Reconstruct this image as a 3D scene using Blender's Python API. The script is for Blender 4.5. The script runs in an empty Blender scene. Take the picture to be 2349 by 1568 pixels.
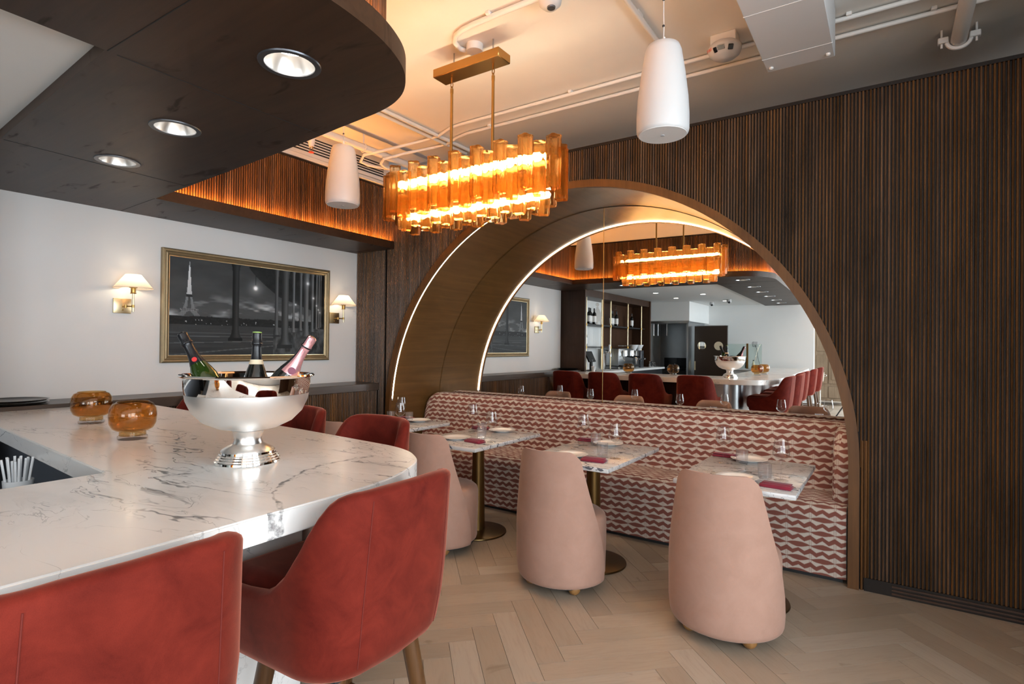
import bpy, bmesh, math, random
import numpy as np
from mathutils import Vector, Matrix

random.seed(7)
rng = np.random.default_rng(5)
PI = math.pi
sc = bpy.context.scene
col = sc.collection

# ------------------------------------------------------------------ camera
CAM_F, YAW, PITCH, ROLL = 1279.18, 0.594657, 0.0070224, 0.0108747
cy_, sy_ = math.cos(YAW), math.sin(YAW)
fw = Vector((-sy_ * math.cos(PITCH), cy_ * math.cos(PITCH), math.sin(PITCH)))
rt = Vector((cy_, sy_, 0))
up = rt.cross(fw)
rt2 = rt * math.cos(ROLL) + up * math.sin(ROLL)
up2 = up * math.cos(ROLL) - rt * math.sin(ROLL)
cam = bpy.data.cameras.new('camera')
cam.sensor_width = 36.0
cam.lens = 36.0 * CAM_F / 2349.0
cam.clip_start = 0.02
camo = bpy.data.objects.new('camera', cam)
M = Matrix((rt2, up2, -fw)).transposed().to_4x4()
M.translation = Vector((0, 0, 1.45))
camo.matrix_world = M
col.objects.link(camo)
sc.camera = camo

# ------------------------------------------------------------------ world, daylight, exposure
w = bpy.data.worlds.new('daylight')
sc.world = w
w.use_nodes = True
w.node_tree.nodes['Background'].inputs[0].default_value = (0.80, 0.90, 1.0, 1)
w.node_tree.nodes['Background'].inputs[1].default_value = 1.0
sc.view_settings.view_transform = 'Standard'
sc.view_settings.look = 'None'
sc.view_settings.gamma = 1.0
sc.view_settings.use_curve_mapping = False
sc.view_settings.exposure = 0.44
sc.cycles.use_denoising = True
sc.cycles.use_adaptive_sampling = True
sc.cycles.adaptive_threshold = .045
sc.cycles.adaptive_min_samples = 20
sc.cycles.transparent_max_bounces = 28
sc.cycles.max_bounces = 9
sc.cycles.diffuse_bounces = 4
sc.cycles.glossy_bounces = 5


def area(name, loc, target, sx, sy, power, color):
    L = bpy.data.lights.new(name, 'AREA')
    L.shape = 'RECTANGLE'
    L.size, L.size_y = sx, sy
    L.energy = power
    L.color = color
    o = bpy.data.objects.new(name, L)
    o.location = loc
    d = Vector(target) - Vector(loc)
    o.rotation_euler = d.to_track_quat('-Z', 'Y').to_euler()
    col.objects.link(o)
    return o


# daylight entering the tall windows of the street walls (right of and behind the camera)
DAY = (0.86, 0.94, 1.0)
for wy, pw in ((1.1, 125), (-1.3, 105), (-3.7, 90)):
    area('window_daylight', (3.32, wy, 1.65), (-3, wy + 0.1, 1.2), 2.0, 2.5, pw, DAY)
for wx in (0.2, 2.2):
    area('window_daylight', (wx, -9.35, 1.6), (wx - 0.5, 4, 1.3), 1.8, 2.5, 95, DAY)


# ------------------------------------------------------------------ materials
MATS = {}


def new_mat(name):
    m = bpy.data.materials.new(name)
    m.use_nodes = True
    nt = m.node_tree
    nt.nodes.clear()
    out = nt.nodes.new('ShaderNodeOutputMaterial')
    MATS[name] = m
    return m, nt, out


class G:
    """tiny node-graph helper"""

    def __init__(self, nt):
        self.nt = nt

    def n(self, typ, **kw):
        nd = self.nt.nodes.new(typ)
        for k, v in kw.items():
            if k in nd.inputs.keys():
                s = nd.inputs[k]
                if hasattr(v, 'links') or isinstance(v, bpy.types.NodeSocket):
                    self.nt.links.new(v, s)
                else:
                    s.default_value = v
            else:
                setattr(nd, k, v)
        return nd

    def link(self, a, b):
        self.nt.links.new(a, b)

    def math(self, op, a, b=None, c=None, clamp=False):
        nd = self.nt.nodes.new('ShaderNodeMath')
        nd.operation = op
        nd.use_clamp = clamp
        for i, v in enumerate((a, b, c)):
            if v is None:
                continue
            if isinstance(v, bpy.types.NodeSocket):
                self.nt.links.new(v, nd.inputs[i])
            else:
                nd.inputs[i].default_value = v
        return nd.outputs[0]

    def mix(self, fac, a, b):
        nd = self.nt.nodes.new('ShaderNodeMix')
        nd.data_type = 'RGBA'
        for s, v in ((nd.inputs['Factor'], fac), (nd.inputs['A'], a), (nd.inputs['B'], b)):
            pass
        ins = [i for i in nd.inputs if i.enabled]
        for s, v in zip(ins, (fac, a, b)):
            if isinstance(v, bpy.types.NodeSocket):
                self.nt.links.new(v, s)
            else:
                s.default_value = v if not isinstance(v, tuple) else (*v[:3], 1)
        return [o for o in nd.outputs if o.enabled][0]

    def pos(self, scale=(1, 1, 1), rot=(0, 0, 0)):
        g = self.nt.nodes.new('ShaderNodeNewGeometry')
        mp = self.nt.nodes.new('ShaderNodeMapping')
        mp.inputs['Scale'].default_value = scale
        mp.inputs['Rotation'].default_value = rot
        self.nt.links.new(g.outputs['Position'], mp.inputs['Vector'])
        return mp.outputs[0]

    def noise(self, vec, scale=5, detail=3, rough=.5, dist=0.0):
        nd = self.nt.nodes.new('ShaderNodeTexNoise')
        if vec is not None:
            self.nt.links.new(vec, nd.inputs['Vector'])
        nd.inputs['Scale'].default_value = scale
        nd.inputs['Detail'].default_value = detail
        nd.inputs['Roughness'].default_value = rough
        nd.inputs['Distortion'].default_value = dist
        return nd.outputs[0]

    def ramp(self, fac, stops):
        nd = self.nt.nodes.new('ShaderNodeValToRGB')
        cr = nd.color_ramp
        while len(cr.elements) < len(stops):
            cr.elements.new(0.5)
        for e, (p, c) in zip(cr.elements, stops):
            e.position = p
            e.color = (*c[:3], 1) if isinstance(c, tuple) else (c, c, c, 1)
        self.nt.links.new(fac, nd.inputs[0])
        return nd.outputs[0]

    def smooth(self, x, lo, hi):
        nd = self.nt.nodes.new('ShaderNodeMapRange')
        nd.interpolation_type = 'SMOOTHSTEP'
        self.nt.links.new(x, nd.inputs[0])
        nd.inputs[1].default_value = lo
        nd.inputs[2].default_value = hi
        return nd.outputs[0]


def principled(g, out, **kw):
    p = g.nt.nodes.new('ShaderNodeBsdfPrincipled')
    for k, v in kw.items():
        s = p.inputs[k]
        if isinstance(v, bpy.types.NodeSocket):
            g.link(v, s)
        elif isinstance(v, tuple) and len(v) == 3 and s.type == 'RGBA':
            s.default_value = (*v, 1)
        else:
            s.default_value = v
    g.link(p.outputs[0], out.inputs[0])
    return p


def bump(g, height, strength=.2, dist=.002):
    b = g.nt.nodes.new('ShaderNodeBump')
    b.inputs['Strength'].default_value = strength
    b.inputs['Distance'].default_value = dist
    g.link(height, b.inputs['Height'])
    return b.outputs[0]


def plain(name, color, rough=.5, metal=0.0, var=.08, scale=6, **kw):
    m, nt, out = new_mat(name)
    g = G(nt)
    nz = g.noise(g.pos(), scale, 3)
    a = tuple(c * (1 - var) for c in color)
    b = tuple(min(1, c * (1 + var)) for c in color)
    principled(g, out, **{'Base Color': g.mix(nz, a, b), 'Roughness': rough, 'Metallic': metal, **kw})
    return m


def wood(name, dark, light, rough=.35, axis='z', grain=1.0, blotch=1.0, coat=0.0, metal=0.0):
    m, nt, out = new_mat(name)
    g = G(nt)
    s = {'z': (60, 60, 2.2), 'x': (2.2, 60, 60), 'y': (60, 2.2, 60)}[axis]
    s = tuple(v * grain for v in s)
    fine = g.noise(g.pos(s), 1.0, 4, .6, .6)
    b = {'z': (3, 3, .9), 'x': (.9, 3, 3), 'y': (3, .9, 3)}[axis]
    blot = g.noise(g.pos(b), 1.6 * blotch, 3, .6, .4)
    f = g.math('ADD', g.math('MULTIPLY', fine, .55), g.math('MULTIPLY', blot, .6), clamp=True)
    c = g.ramp(f, [(.30, dark), (.78, light)])
    principled(g, out, **{'Base Color': c, 'Roughness': rough, 'Metallic': metal, 'Specular IOR Level': .32, 'Coat Weight': coat, 'Coat Roughness': .25,
                          'Normal': bump(g, fine, .12, .0015)})
    return m


def marble(name, base, vein, scale=1.0, amount=1.0, rot=.55, bold=None, more=0.0):
    m, nt, out = new_mat(name)
    g = G(nt)
    p = g.pos((.55 * scale, 1.35 * scale, 1.0 * scale), (0, 0, rot))
    wr = g.noise(p, 1.7, 4, .55)
    wr2 = g.n('ShaderNodeVectorMath', operation='ADD')
    cb = g.n('ShaderNodeCombineXYZ')
    off = g.math('MULTIPLY', g.math('SUBTRACT', wr, .5), 1.1)
    g.link(off, cb.inputs[0])
    g.link(off, cb.inputs[1])
    g.link(p, wr2.inputs[0])
    g.link(cb.outputs[0], wr2.inputs[1])
    q = wr2.outputs[0]
    v = None
    for sc_, wd, amt, lo, hi, cen in ((1.15, .011, .95, .50, .62, .5), (2.3, .008, .62, .46, .60, .49), (4.6, .010, .34, .44, .60, .5)):
        n1 = g.noise(q, sc_, 5, .52, .35)
        ln = g.math('SUBTRACT', 1.0, g.smooth(g.math('ABSOLUTE', g.math('SUBTRACT', n1, cen)), 0.0, wd))
        mk = g.smooth(g.noise(p, sc_ * .8 + .3, 2, .5), lo - more, hi - more)
        t = g.math('MULTIPLY', g.math('MULTIPLY', ln, mk), amt * amount)
        v = t if v is None else g.math('ADD', v, t, clamp=True)
    if bold:
        # one bold vein whose course x(y) is given by a curve of stops
        sx = g.n('ShaderNodeSeparateXYZ')
        g.link(g.pos(), sx.inputs[0])
        y0_, y1_ = bold[0][0], bold[-1][0]
        xs_ = [b_[1] for b_ in bold]
        lo_, hi_ = min(xs_), max(xs_)
        ty = g.math('DIVIDE', g.math('SUBTRACT', sx.outputs[1], y0_), y1_ - y0_, clamp=True)
        cr_ = g.ramp(ty, [((b_[0] - y0_) / (y1_ - y0_), (b_[1] - lo_) / (hi_ - lo_)) for b_ in bold])
        xc = g.math('ADD', g.math('MULTIPLY', cr_, hi_ - lo_), lo_)
        wob = g.math('MULTIPLY', g.math('SUBTRACT', g.noise(g.pos(), 11, 4, .6), .5), .10)
        dd = g.math('ABSOLUTE', g.math('ADD', g.math('SUBTRACT', sx.outputs[0], xc), wob))
        fl = g.noise(g.pos(), 26, 5, .65)
        wdt = g.math('MULTIPLY', g.smooth(g.noise(g.pos(), 6, 2), .3, .75), .020)
        core = g.math('SUBTRACT', 1.0, g.smooth(g.math('SUBTRACT', dd, wdt), -.004, .006))
        core = g.math('MULTIPLY', core, g.smooth(fl, .36, .60))
        inr = g.math('MULTIPLY', g.math('GREATER_THAN', sx.outputs[1], y0_ - .03), g.math('LESS_THAN', sx.outputs[1], y1_))
        v = g.math('MAXIMUM', v, g.math('MULTIPLY', g.math('MULTIPLY', core, inr), .85))
    cloud = g.noise(q, 2.2, 5, .6)
    c0 = g.mix(g.smooth(cloud, .48, .82), base, tuple(b * .80 for b in base))
    principled(g, out, **{'Base Color': g.mix(v, c0, vein), 'Roughness': .24, 'Coat Weight': .12, 'Coat Roughness': .1})
    return m


def glassy(name, tint, gloss_rough=.02, translucent=0.0, trans_col=None, ior=1.45, alpha_gloss=1.0):
    """thin-walled glass: tinted transparency plus fresnel reflection"""
    m, nt, out = new_mat(name)
    g = G(nt)
    t = g.n('ShaderNodeBsdfTransparent')
    t.inputs[0].default_value = (*tint, 1)
    gl = g.n('ShaderNodeBsdfGlossy')
    gl.inputs['Roughness'].default_value = gloss_rough
    fr = g.n('ShaderNodeFresnel')
    bf = g.n('ShaderNodeNewGeometry').outputs['Backfacing']
    g.link(g.math('ADD', ior, g.math('MULTIPLY', bf, 1.0 / ior - ior)), fr.inputs[0])
    body = t.outputs[0]
    if translucent > 0:
        tr = g.n('ShaderNodeBsdfTranslucent')
        tr.inputs[0].default_value = (*(trans_col or tint), 1)
        mx = g.n('ShaderNodeMixShader')
        mx.inputs[0].default_value = translucent
        g.link(t.outputs[0], mx.inputs[1])
        g.link(tr.outputs[0], mx.inputs[2])
        body = mx.outputs[0]
    mx2 = g.n('ShaderNodeMixShader')
    g.link(g.math('MULTIPLY', fr.outputs[0], alpha_gloss, clamp=True), mx2.inputs[0])
    g.link(body, mx2.inputs[1])
    g.link(gl.outputs[0], mx2.inputs[2])
    g.link(mx2.outputs[0], out.inputs[0])
    return m


def emit(name, color, strength):
    m, nt, out = new_mat(name)
    e = nt.nodes.new('ShaderNodeEmission')
    e.inputs[0].default_value = (*color, 1)
    e.inputs[1].default_value = strength
    nt.links.new(e.outputs[0], out.inputs[0])
    return m


def velvet(name, c0, c1, sheen=.6, scol=(1, .5, .4)):
    m, nt, out = new_mat(name)
    g = G(nt)
    n = g.noise(g.pos(), 9, 4, .65, .5)
    n2 = g.noise(g.pos((90, 90, 60)), 8, 2)
    f = g.math('ADD', g.math('MULTIPLY', n, .8), g.math('MULTIPLY', n2, .2))
    principled(g, out, **{'Base Color': g.ramp(f, [(.3, c0), (.7, c1)]), 'Roughness': .8, 'Sheen Weight': sheen,
                          'Sheen Roughness': .35, 'Sheen Tint': scol, 'Specular IOR Level': .15,
                          'Normal': bump(g, n2, .25, .001)})
    return m


wood('slat_wood', (.016, .0066, .0022), (.175, .079, .029), .34, 'z', 1.0)
_nt = MATS['slat_wood'].node_tree
_g = G(_nt)
_p = [n for n in _nt.nodes if n.type == 'BSDF_PRINCIPLED'][0]
_src = _p.inputs['Base Color'].links[0].from_socket
_r = _g.n('ShaderNodeObjectInfo').outputs['Random']
_hs = _g.n('ShaderNodeHueSaturation')
_g.link(_src, _hs.inputs['Color'])
_g.link(_g.math('ADD', .74, _g.math('MULTIPLY', _r, .55)), _hs.inputs['Value'])
_g.link(_g.math('ADD', .80, _g.math('MULTIPLY', _g.math('FRACT', _g.math('MULTIPLY', _r, 7.3)), .25)), _hs.inputs['Saturation'])
_g.link(_hs.outputs[0], _p.inputs['Base Color'])
wood('backing_wood', (.006, .003, .0015), (.016, .008, .004), .6, 'z')
wood('soffit_wood', (.024, .0105, .005), (.060, .029, .0145), .48, 'x', .55, .8)
_nt = MATS['soffit_wood'].node_tree
_g = G(_nt)
_p = [n for n in _nt.nodes if n.type == 'BSDF_PRINCIPLED'][0]
_src = _p.inputs['Base Color'].links[0].from_socket
_sm = _g.math('MULTIPLY', _g.smooth(_g.noise(_g.pos((1.1, 3.6, 1), (0, 0, .25)), 2.4, 3, .6, .8), .60, .72), .6)
_g.link(_g.mix(_sm, _src, (.012, .006, .0035)), _p.inputs['Base Color'])
_g.link(_g.math('ADD', .42, _g.math('MULTIPLY', _sm, .3)), _p.inputs['Roughness'])
wood('trim_wood', (.070, .027, .007), (.165, .070, .020), .45, 'z', .7)
wood('lining_wood', (.085, .040, .010), (.190, .092, .026), .30, 'y', .35, .8, .3, .35)
wood('ledge_wood', (.045, .030, .022), (.085, .060, .047), .30, 'y', .7)
wood('leg_wood', (.040, .016, .005), (.115, .050, .017), .38, 'z', 1.2)
wood('foot_wood', (.16, .07, .02), (.32, .16, .055), .4, 'z', 1.2)
wood('pale_wood', (.18, .12, .075), (.34, .25, .17), .6, 'z', .8)
wood('pillar_wood', (.028, .012, .006), (.075, .033, .016), .4, 'z', .8)
plain('white_paint', (.64, .635, .625), .65, var=.02)
plain('cool_paint', (.80, .81, .80), .65, var=.02)
plain('ceiling_paint', (.76, .735, .69), .75, var=.03)
plain('pipe_paint', (.72, .70, .67), .5, var=.03)
plain('speaker_white', (.55, .55, .55), .45, var=.01)
plain('grille_white', (.70, .70, .70), .6, var=.04, scale=90)
plain('shadow_black', (.012, .012, .013), .6)
plain('matte_black', (.02, .02, .022), .45)
plain('gloss_black', (.012, .012, .014), .15)
plain('brass', (.42, .235, .075), .30, 1.0)
plain('antique_brass', (.40, .24, .075), .32, 1.0)
plain('pale_brass', (.70, .58, .36), .33, 1.0)
plain('column_brass', (.21, .125, .045), .38, 1.0, var=.15)
plain('base_brass', (.13, .085, .035), .32, 1.0, var=.25)
plain('silver', (.93, .92, .90), .035, 1.0, var=.01)
plain('satin_silver', (.90, .89, .87), .28, 1.0, var=.01)
plain('frosted_silver', (.93, .92, .90), .42, 1.0, var=.03, scale=20)
plain('steel', (.45, .47, .49), .30, 1.0)
plain('dark_steel', (.16, .17, .19), .35, .9)
plain('porcelain', (.88, .87, .85), .12, var=.01, **{'Coat Weight': .4})
plain('napkin', (.19, .005, .022), .85, var=.12, **{'Sheen Weight': .15})
plain('frame_gold', (.27, .20, .11), .42, .6, var=.2, scale=25)
plain('frame_inner', (.72, .58, .34), .3, .9)
plain('subfloor', (.05, .037, .027), .8)
plain('door_brown', (.030, .017, .010), .35)
plain('foil_black', (.015, .015, .017), .28, .3)
plain('foil_pink', (.80, .42, .45), .25, .75)
plain('label_cream', (.72, .60, .42), .5)
plain('label_red', (.55, .03, .03), .5)
plain('label_plum', (.16, .02, .05), .5)
plain('bottle_green', (.020, .045, .006), .06, var=.2, **{'Transmission Weight': .25, 'Coat Weight': .5})
plain('bottle_dark', (.010, .010, .008), .06, **{'Coat Weight': .5})
plain('cork_green', (.28, .42, .10), .5)
plain('paper_white', (.84, .84, .82), .6)
plain('sticker_black', (.03, .03, .03), .4)
plain('red_print', (.72, .07, .03), .5)
plain('straw_white', (.80, .82, .84), .35)
plain('tray_dark', (.035, .030, .027), .25, .5)
plain('box_grey', (.45, .45, .47), .6)
plain('seam_red', (.13, .012, .006), .9)
velvet('red_velvet', (.078, .0055, .003), (.172, .0180, .0095), .50, (1.0, .42, .30))
velvet('pink_velvet', (.335, .195, .145), (.385, .230, .175), .22, (1.0, .85, .78))
marble('bar_marble', (.80, .78, .755), (.13, .125, .13), 1.25, 1.25, .42, [(.835, -1.26), (.88, -1.347), (.937, -1.457), (1.017, -1.52), (1.146, -1.593), (1.285, -1.638), (1.46, -1.60)])
marble('table_marble', (.54, .525, .52), (.09, .09, .105), 2.6, 2.6, .3, None, .12)
glassy('clear_glass', (.97, .97, .97), .01, ior=1.5)
glassy('tumbler_glass', (.97, .97, .98), .04, .08, (.95, .95, 1.0), ior=1.5)
glassy('amber_glass', (.88, .685, .43), .02, .0, None, ior=1.5)
glassy('base_glass', (.90, .88, .86), .02, ior=1.5)
glassy('screen_glass', (.90, .96, .94), .01, ior=1.45)
m, nt, out = new_mat('chandelier_glass')
g = G(nt)
lw = g.n('ShaderNodeLayerWeight')
lw.inputs[0].default_value = .35
tcol = g.mix(g.smooth(lw.outputs['Facing'], .10, .85), (1.0, .88, .66), (.80, .36, .08))
tr_ = g.n('ShaderNodeBsdfTransparent')
g.link(tcol, tr_.inputs[0])
tl_ = g.n('ShaderNodeBsdfTranslucent')
tl_.inputs[0].default_value = (1.0, .50, .13, 1)
rf_ = g.n('ShaderNodeBsdfRefraction')
rf_.inputs['Roughness'].default_value = .02
rf_.inputs['IOR'].default_value = 1.22
g.link(tcol, rf_.inputs[0])
m0 = g.n('ShaderNodeMixShader')
m0.inputs[0].default_value = .60
g.link(tr_.outputs[0], m0.inputs[1])
g.link(rf_.outputs[0], m0.inputs[2])
m1 = g.n('ShaderNodeMixShader')
m1.inputs[0].default_value = .07
g.link(m0.outputs[0], m1.inputs[1])
g.link(tl_.outputs[0], m1.inputs[2])
gl_s = g.n('ShaderNodeBsdfGlossy')
gl_s.inputs['Roughness'].default_value = .06
gl_s.inputs[0].default_value = (1, .85, .65, 1)
m2 = g.n('ShaderNodeMixShader')
g.link(g.math('MULTIPLY', g.math('POWER', lw.outputs['Facing'], 2.0), .45, clamp=True), m2.inputs[0])
g.link(m1.outputs[0], m2.inputs[1])
g.link(gl_s.outputs[0], m2.inputs[2])
g.link(m2.outputs[0], out.inputs[0])
emit('led_warm', (1.0, .84, .62), 18)
emit('cove_orange', (1.0, .36, .06), 105)
emit('bulb_warm', (1.0, .75, .47), 36)
emit('sconce_bulb', (1.0, .80, .55), 40)
emit('downlight_lamp', (1.0, .90, .78), 10)
m, nt, out = new_mat('mirror_silver')
gl = nt.nodes.new('ShaderNodeBsdfGlossy')
gl.inputs[0].default_value = (.90, .91, .90, 1)
gl.inputs['Roughness'].default_value = 0.0
nt.links.new(gl.outputs[0], out.inputs[0])
m, nt, out = new_mat('shade_fabric')
g = G(nt)
d = g.n('ShaderNodeBsdfDiffuse')
d.inputs[0].default_value = (.85, .80, .74, 1)
t = g.n('ShaderNodeBsdfTranslucent')
t.inputs[0].default_value = (.90, .78, .64, 1)
mx = g.n('ShaderNodeMixShader')
mx.inputs[0].default_value = .55
g.link(d.outputs[0], mx.inputs[1])
g.link(t.outputs[0], mx.inputs[2])
g.link(mx.outputs[0], out.inputs[0])
# oak planks, tone per plank
m, nt, out = new_mat('oak_plank')
g = G(nt)
oi = g.n('ShaderNodeObjectInfo')
ge = g.n('ShaderNodeNewGeometry')
rnd = g.math('FRACT', g.math('ADD', oi.outputs['Random'], ge.outputs['Random Per Island']))
uv = g.n('ShaderNodeUVMap')
cmb = g.n('ShaderNodeCombineXYZ')
g.link(g.math('MULTIPLY', rnd, 37.0), cmb.inputs[2])
va = g.n('ShaderNodeVectorMath')
g.link(uv.outputs[0], va.inputs[0])
g.link(cmb.outputs[0], va.inputs[1])
mp = g.n('ShaderNodeMapping')
mp.inputs['Scale'].default_value = (3.0, 26, 1)
g.link(va.outputs[0], mp.inputs[0])
gr = g.noise(mp.outputs[0], 1.6, 5, .6, 1.4)
tone = g.ramp(rnd, [(0.0, (.30, .232, .172)), (.35, (.385, .305, .230)), (.7, (.345, .265, .197)), (1.0, (.435, .365, .292))])
kn = g.smooth(g.noise(va.outputs[0], 7, 2, .5, .8), .70, .80)
c = g.mix(g.math('MULTIPLY', g.smooth(gr, .42, .72), .32), tone, (.27, .195, .135))
c = g.mix(g.math('MULTIPLY', kn, .5), c, (.16, .11, .07))
principled(g, out, **{'Base Color': c, 'Roughness': .42, 'Normal': bump(g, gr, .10, .001)})
# banquette fabric: rows of zigzags and lozenges
m, nt, out = new_mat('ikat_fabric')
g = G(nt)
uv = g.n('ShaderNodeUVMap')
sp = g.n('ShaderNodeSeparateXYZ')
g.link(uv.outputs[0], sp.inputs[0])
U, V = sp.outputs[0], sp.outputs[1]
wob = g.noise(uv.outputs[0], 22, 2)
V2 = g.math('ADD', V, g.math('MULTIPLY', g.math('SUBTRACT', wob, .5), .010))
t = g.math('FRACT', g.math('DIVIDE', V2, .088))
u1 = g.math('FRACT', g.math('DIVIDE', U, .136))
tri = g.math('ABSOLUTE', g.math('SUBTRACT', g.math('FRACT', g.math('DIVIDE', U, .068)), .5))          # 0..0.5
tri2 = g.math('ABSOLUTE', g.math('SUBTRACT', u1, .5))
ctr = g.math('ADD', .50, g.math('MULTIPLY', g.math('SUBTRACT', tri, .25), .46))
hw = g.math('ADD', .140, g.math('MULTIPLY', tri2, .07))
zz = g.math('SUBTRACT', hw, g.math('ABSOLUTE', g.math('SUBTRACT', t, ctr)))
t0 = g.math('ABSOLUTE', g.math('SUBTRACT', g.math('FRACT', g.math('ADD', t, .5)), .5))
ell = g.math('SUBTRACT', .185, g.math('MULTIPLY', g.math('POWER', g.math('MULTIPLY', tri2, 2.0), 1.6), .170))
ll = g.math('SUBTRACT', ell, t0)
vv = g.math('SUBTRACT', .015, g.math('ABSOLUTE', g.math('SUBTRACT', tri2, .46)))
f1 = g.smooth(g.math('MAXIMUM', zz, ll), -.045, .035)
f2 = g.math('MULTIPLY', g.smooth(vv, -.02, .02), .45)
fac = g.math('MAXIMUM', f1, f2)
wv = g.noise(uv.outputs[0], 420, 1)
cream = g.mix(wv, (.50, .42, .36), (.60, .52, .45))
rust = g.mix(wv, (.175, .050, .034), (.235, .074, .052))
principled(g, out, **{'Base Color': g.mix(fac, cream, rust), 'Roughness': .88, 'Sheen Weight': .15, 'Normal': bump(g, wv, .2, .0008)})
# printed canvas
m, nt, out = new_mat('photo_print')
g = G(nt)
at_ = g.n('ShaderNodeVertexColor')
at_.layer_name = 'print'
principled(g, out, **{'Base Color': at_.outputs[0], 'Roughness': .5, 'Specular IOR Level': .2})


# ------------------------------------------------------------------ mesh helpers
class MB:
    def __init__(self):
        self.v, self.f = [], []

    def add(self, vs, fs):
        o = len(self.v)
        self.v += [tuple(p) for p in vs]
        self.f += [tuple(i + o for i in q) for q in fs]
        return self

    def box(self, x0, x1, y0, y1, z0, z1):
        vs = [(x0, y0, z0), (x1, y0, z0), (x1, y1, z0), (x0, y1, z0), (x0, y0, z1), (x1, y0, z1), (x1, y1, z1), (x0, y1, z1)]
        return self.add(vs, [(0, 3, 2, 1), (4, 5, 6, 7), (0, 1, 5, 4), (1, 2, 6, 5), (2, 3, 7, 6), (3, 0, 4, 7)])

    def rbox(self, x0, x1, y0, y1, z0, z1, r=.01, seg=2):
        bm = bmesh.new()
        bmesh.ops.create_cube(bm, size=1)
        for v in bm.verts:
            v.co = Vector(((x0 + x1) / 2 + v.co.x * (x1 - x0), (y0 + y1) / 2 + v.co.y * (y1 - y0), (z0 + z1) / 2 + v.co.z * (z1 - z0)))
        bmesh.ops.bevel(bm, geom=bm.edges[:], offset=r, segments=seg, profile=.5, affect='EDGES')
        self._bm(bm)
        return self

    def _bm(self, bm):
        bm.verts.index_update()
        self.add([v.co[:] for v in bm.verts], [[v.index for v in f.verts] for f in bm.faces])
        bm.free()

    def lathe(self, prof, n=24, c=(0, 0, 0), cap0=True, cap1=True, mod=None):
        """prof: list of (r, z)"""
        o = len(self.v)
        for r, z in prof:
            for i in range(n):
                a = 2 * PI * i / n
                k = mod(a) if mod else 1
                self.v.append((c[0] + r * k * math.cos(a), c[1] + r * k * math.sin(a), c[2] + z))
        for j in range(len(prof) - 1):
            for i in range(n):
                a, b = o + j * n + i, o + j * n + (i + 1) % n
                self.f.append((a, b, b + n, a + n))
        if cap0:
            self.f.append(tuple(o + i for i in range(n - 1, -1, -1)))
        if cap1:
            q = o + (len(prof) - 1) * n
            self.f.append(tuple(q + i for i in range(n)))
        return self

    def tube(self, pts, r, n=10, cap=True):
        """r: radius or list of radii"""
        P = [Vector(p) for p in pts]
        R = r if isinstance(r, (list, tuple)) else [r] * len(P)
        o = len(self.v)
        t0 = (P[1] - P[0]).normalized()
        ref = Vector((0, 0, 1)) if abs(t0.z) < .9 else Vector((1, 0, 0))
        a = t0.cross(ref).normalized()
        for k, p in enumerate(P):
            t = ((P[min(k + 1, len(P) - 1)] - P[max(k - 1, 0)])).normalized()
            a = (a - t * a.dot(t)).normalized()
            b = t.cross(a)
            for i in range(n):
                q = 2 * PI * i / n
                self.v.append(tuple(p + (a * math.cos(q) + b * math.sin(q)) * R[k]))
        for j in range(len(P) - 1):
            for i in range(n):
                s, e = o + j * n + i, o + j * n + (i + 1) % n
                self.f.append((s, e, e + n, s + n))
        if cap:
            self.f.append(tuple(o + i for i in range(n - 1, -1, -1)))
            q = o + (len(P) - 1) * n
            self.f.append(tuple(q + i for i in range(n)))
        return self

    def prism(self, poly, z0, z1, axis='z', off=0.0):
        """extrude polygon; axis z: poly=(x,y); axis y: poly=(x,z) extruded over y; axis x: poly=(y,z)"""
        n = len(poly)
        f3 = {'z': lambda p, t: (p[0], p[1], t), 'y': lambda p, t: (p[0], t, p[1]), 'x': lambda p, t: (t, p[0], p[1])}[axis]
        vs = [f3(p, z0) for p in poly] + [f3(p, z1) for p in poly]
        fs = [tuple(range(n - 1, -1, -1)), tuple(range(n, 2 * n))]
        fs += [(i, (i + 1) % n, n + (i + 1) % n, n + i) for i in range(n)]
        return self.add(vs, fs)

    def grid(self, rows, close_u=False):
        o = len(self.v)
        m, n = len(rows), len(rows[0])
        for r in rows:
            self.v += [tuple(p) for p in r]
        for j in range(m - 1):
            for i in range(n - 1 + (1 if close_u else 0)):
                a, b = o + j * n + i, o + j * n + (i + 1) % n
                self.f.append((a, b, b + n, a + n))
        return self

    def ball(self, c, r, n=14, m=8, sq=(1, 1, 1)):
        prof = []
        o = len(self.v)
        rows = []
        for j in range(m + 1):
            th = PI * j / m
            rr = max(math.sin(th), 1e-3)
            rows.append([(c[0] + r * sq[0] * rr * math.cos(2 * PI * i / n), c[1] + r * sq[1] * rr * math.sin(2 * PI * i / n), c[2] - r * sq[2] * math.cos(th)) for i in range(n)])
        return self.grid(rows, True)

    def mesh(self, name, mat, smooth=True, angle=38, uv=False):
        me = bpy.data.meshes.new(name)
        me.from_pydata(self.v, [], self.f)
        bm = bmesh.new()
        bm.from_mesh(me)
        bmesh.ops.recalc_face_normals(bm, faces=bm.faces[:])
        bm.to_mesh(me)
        bm.free()
        if mat:
            me.materials.append(MATS[mat])
        if smooth:
            me.polygons.foreach_set('use_smooth', [True] * len(me.polygons))
            me.set_sharp_from_angle(angle=math.radians(angle))
        if uv:
            L = me.uv_layers.new(name='UVMap')
            for p in me.polygons:
                nx, ny, nz = (abs(c) for c in p.normal)
                for li in p.loop_indices:
                    x, y, z = me.vertices[me.loops[li].vertex_index].co
                    L.data[li].uv = (x, z) if ny >= nx and ny >= nz else ((y, z) if nx >= nz else (x, y))
        return me


def link(name, me, parent=None, loc=None, rot=None):
    o = bpy.data.objects.new(name, me)
    col.objects.link(o)
    if parent:
        o.parent = parent
    if loc:
        o.location = loc
    if rot:
        o.rotation_euler = rot
    return o


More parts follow.
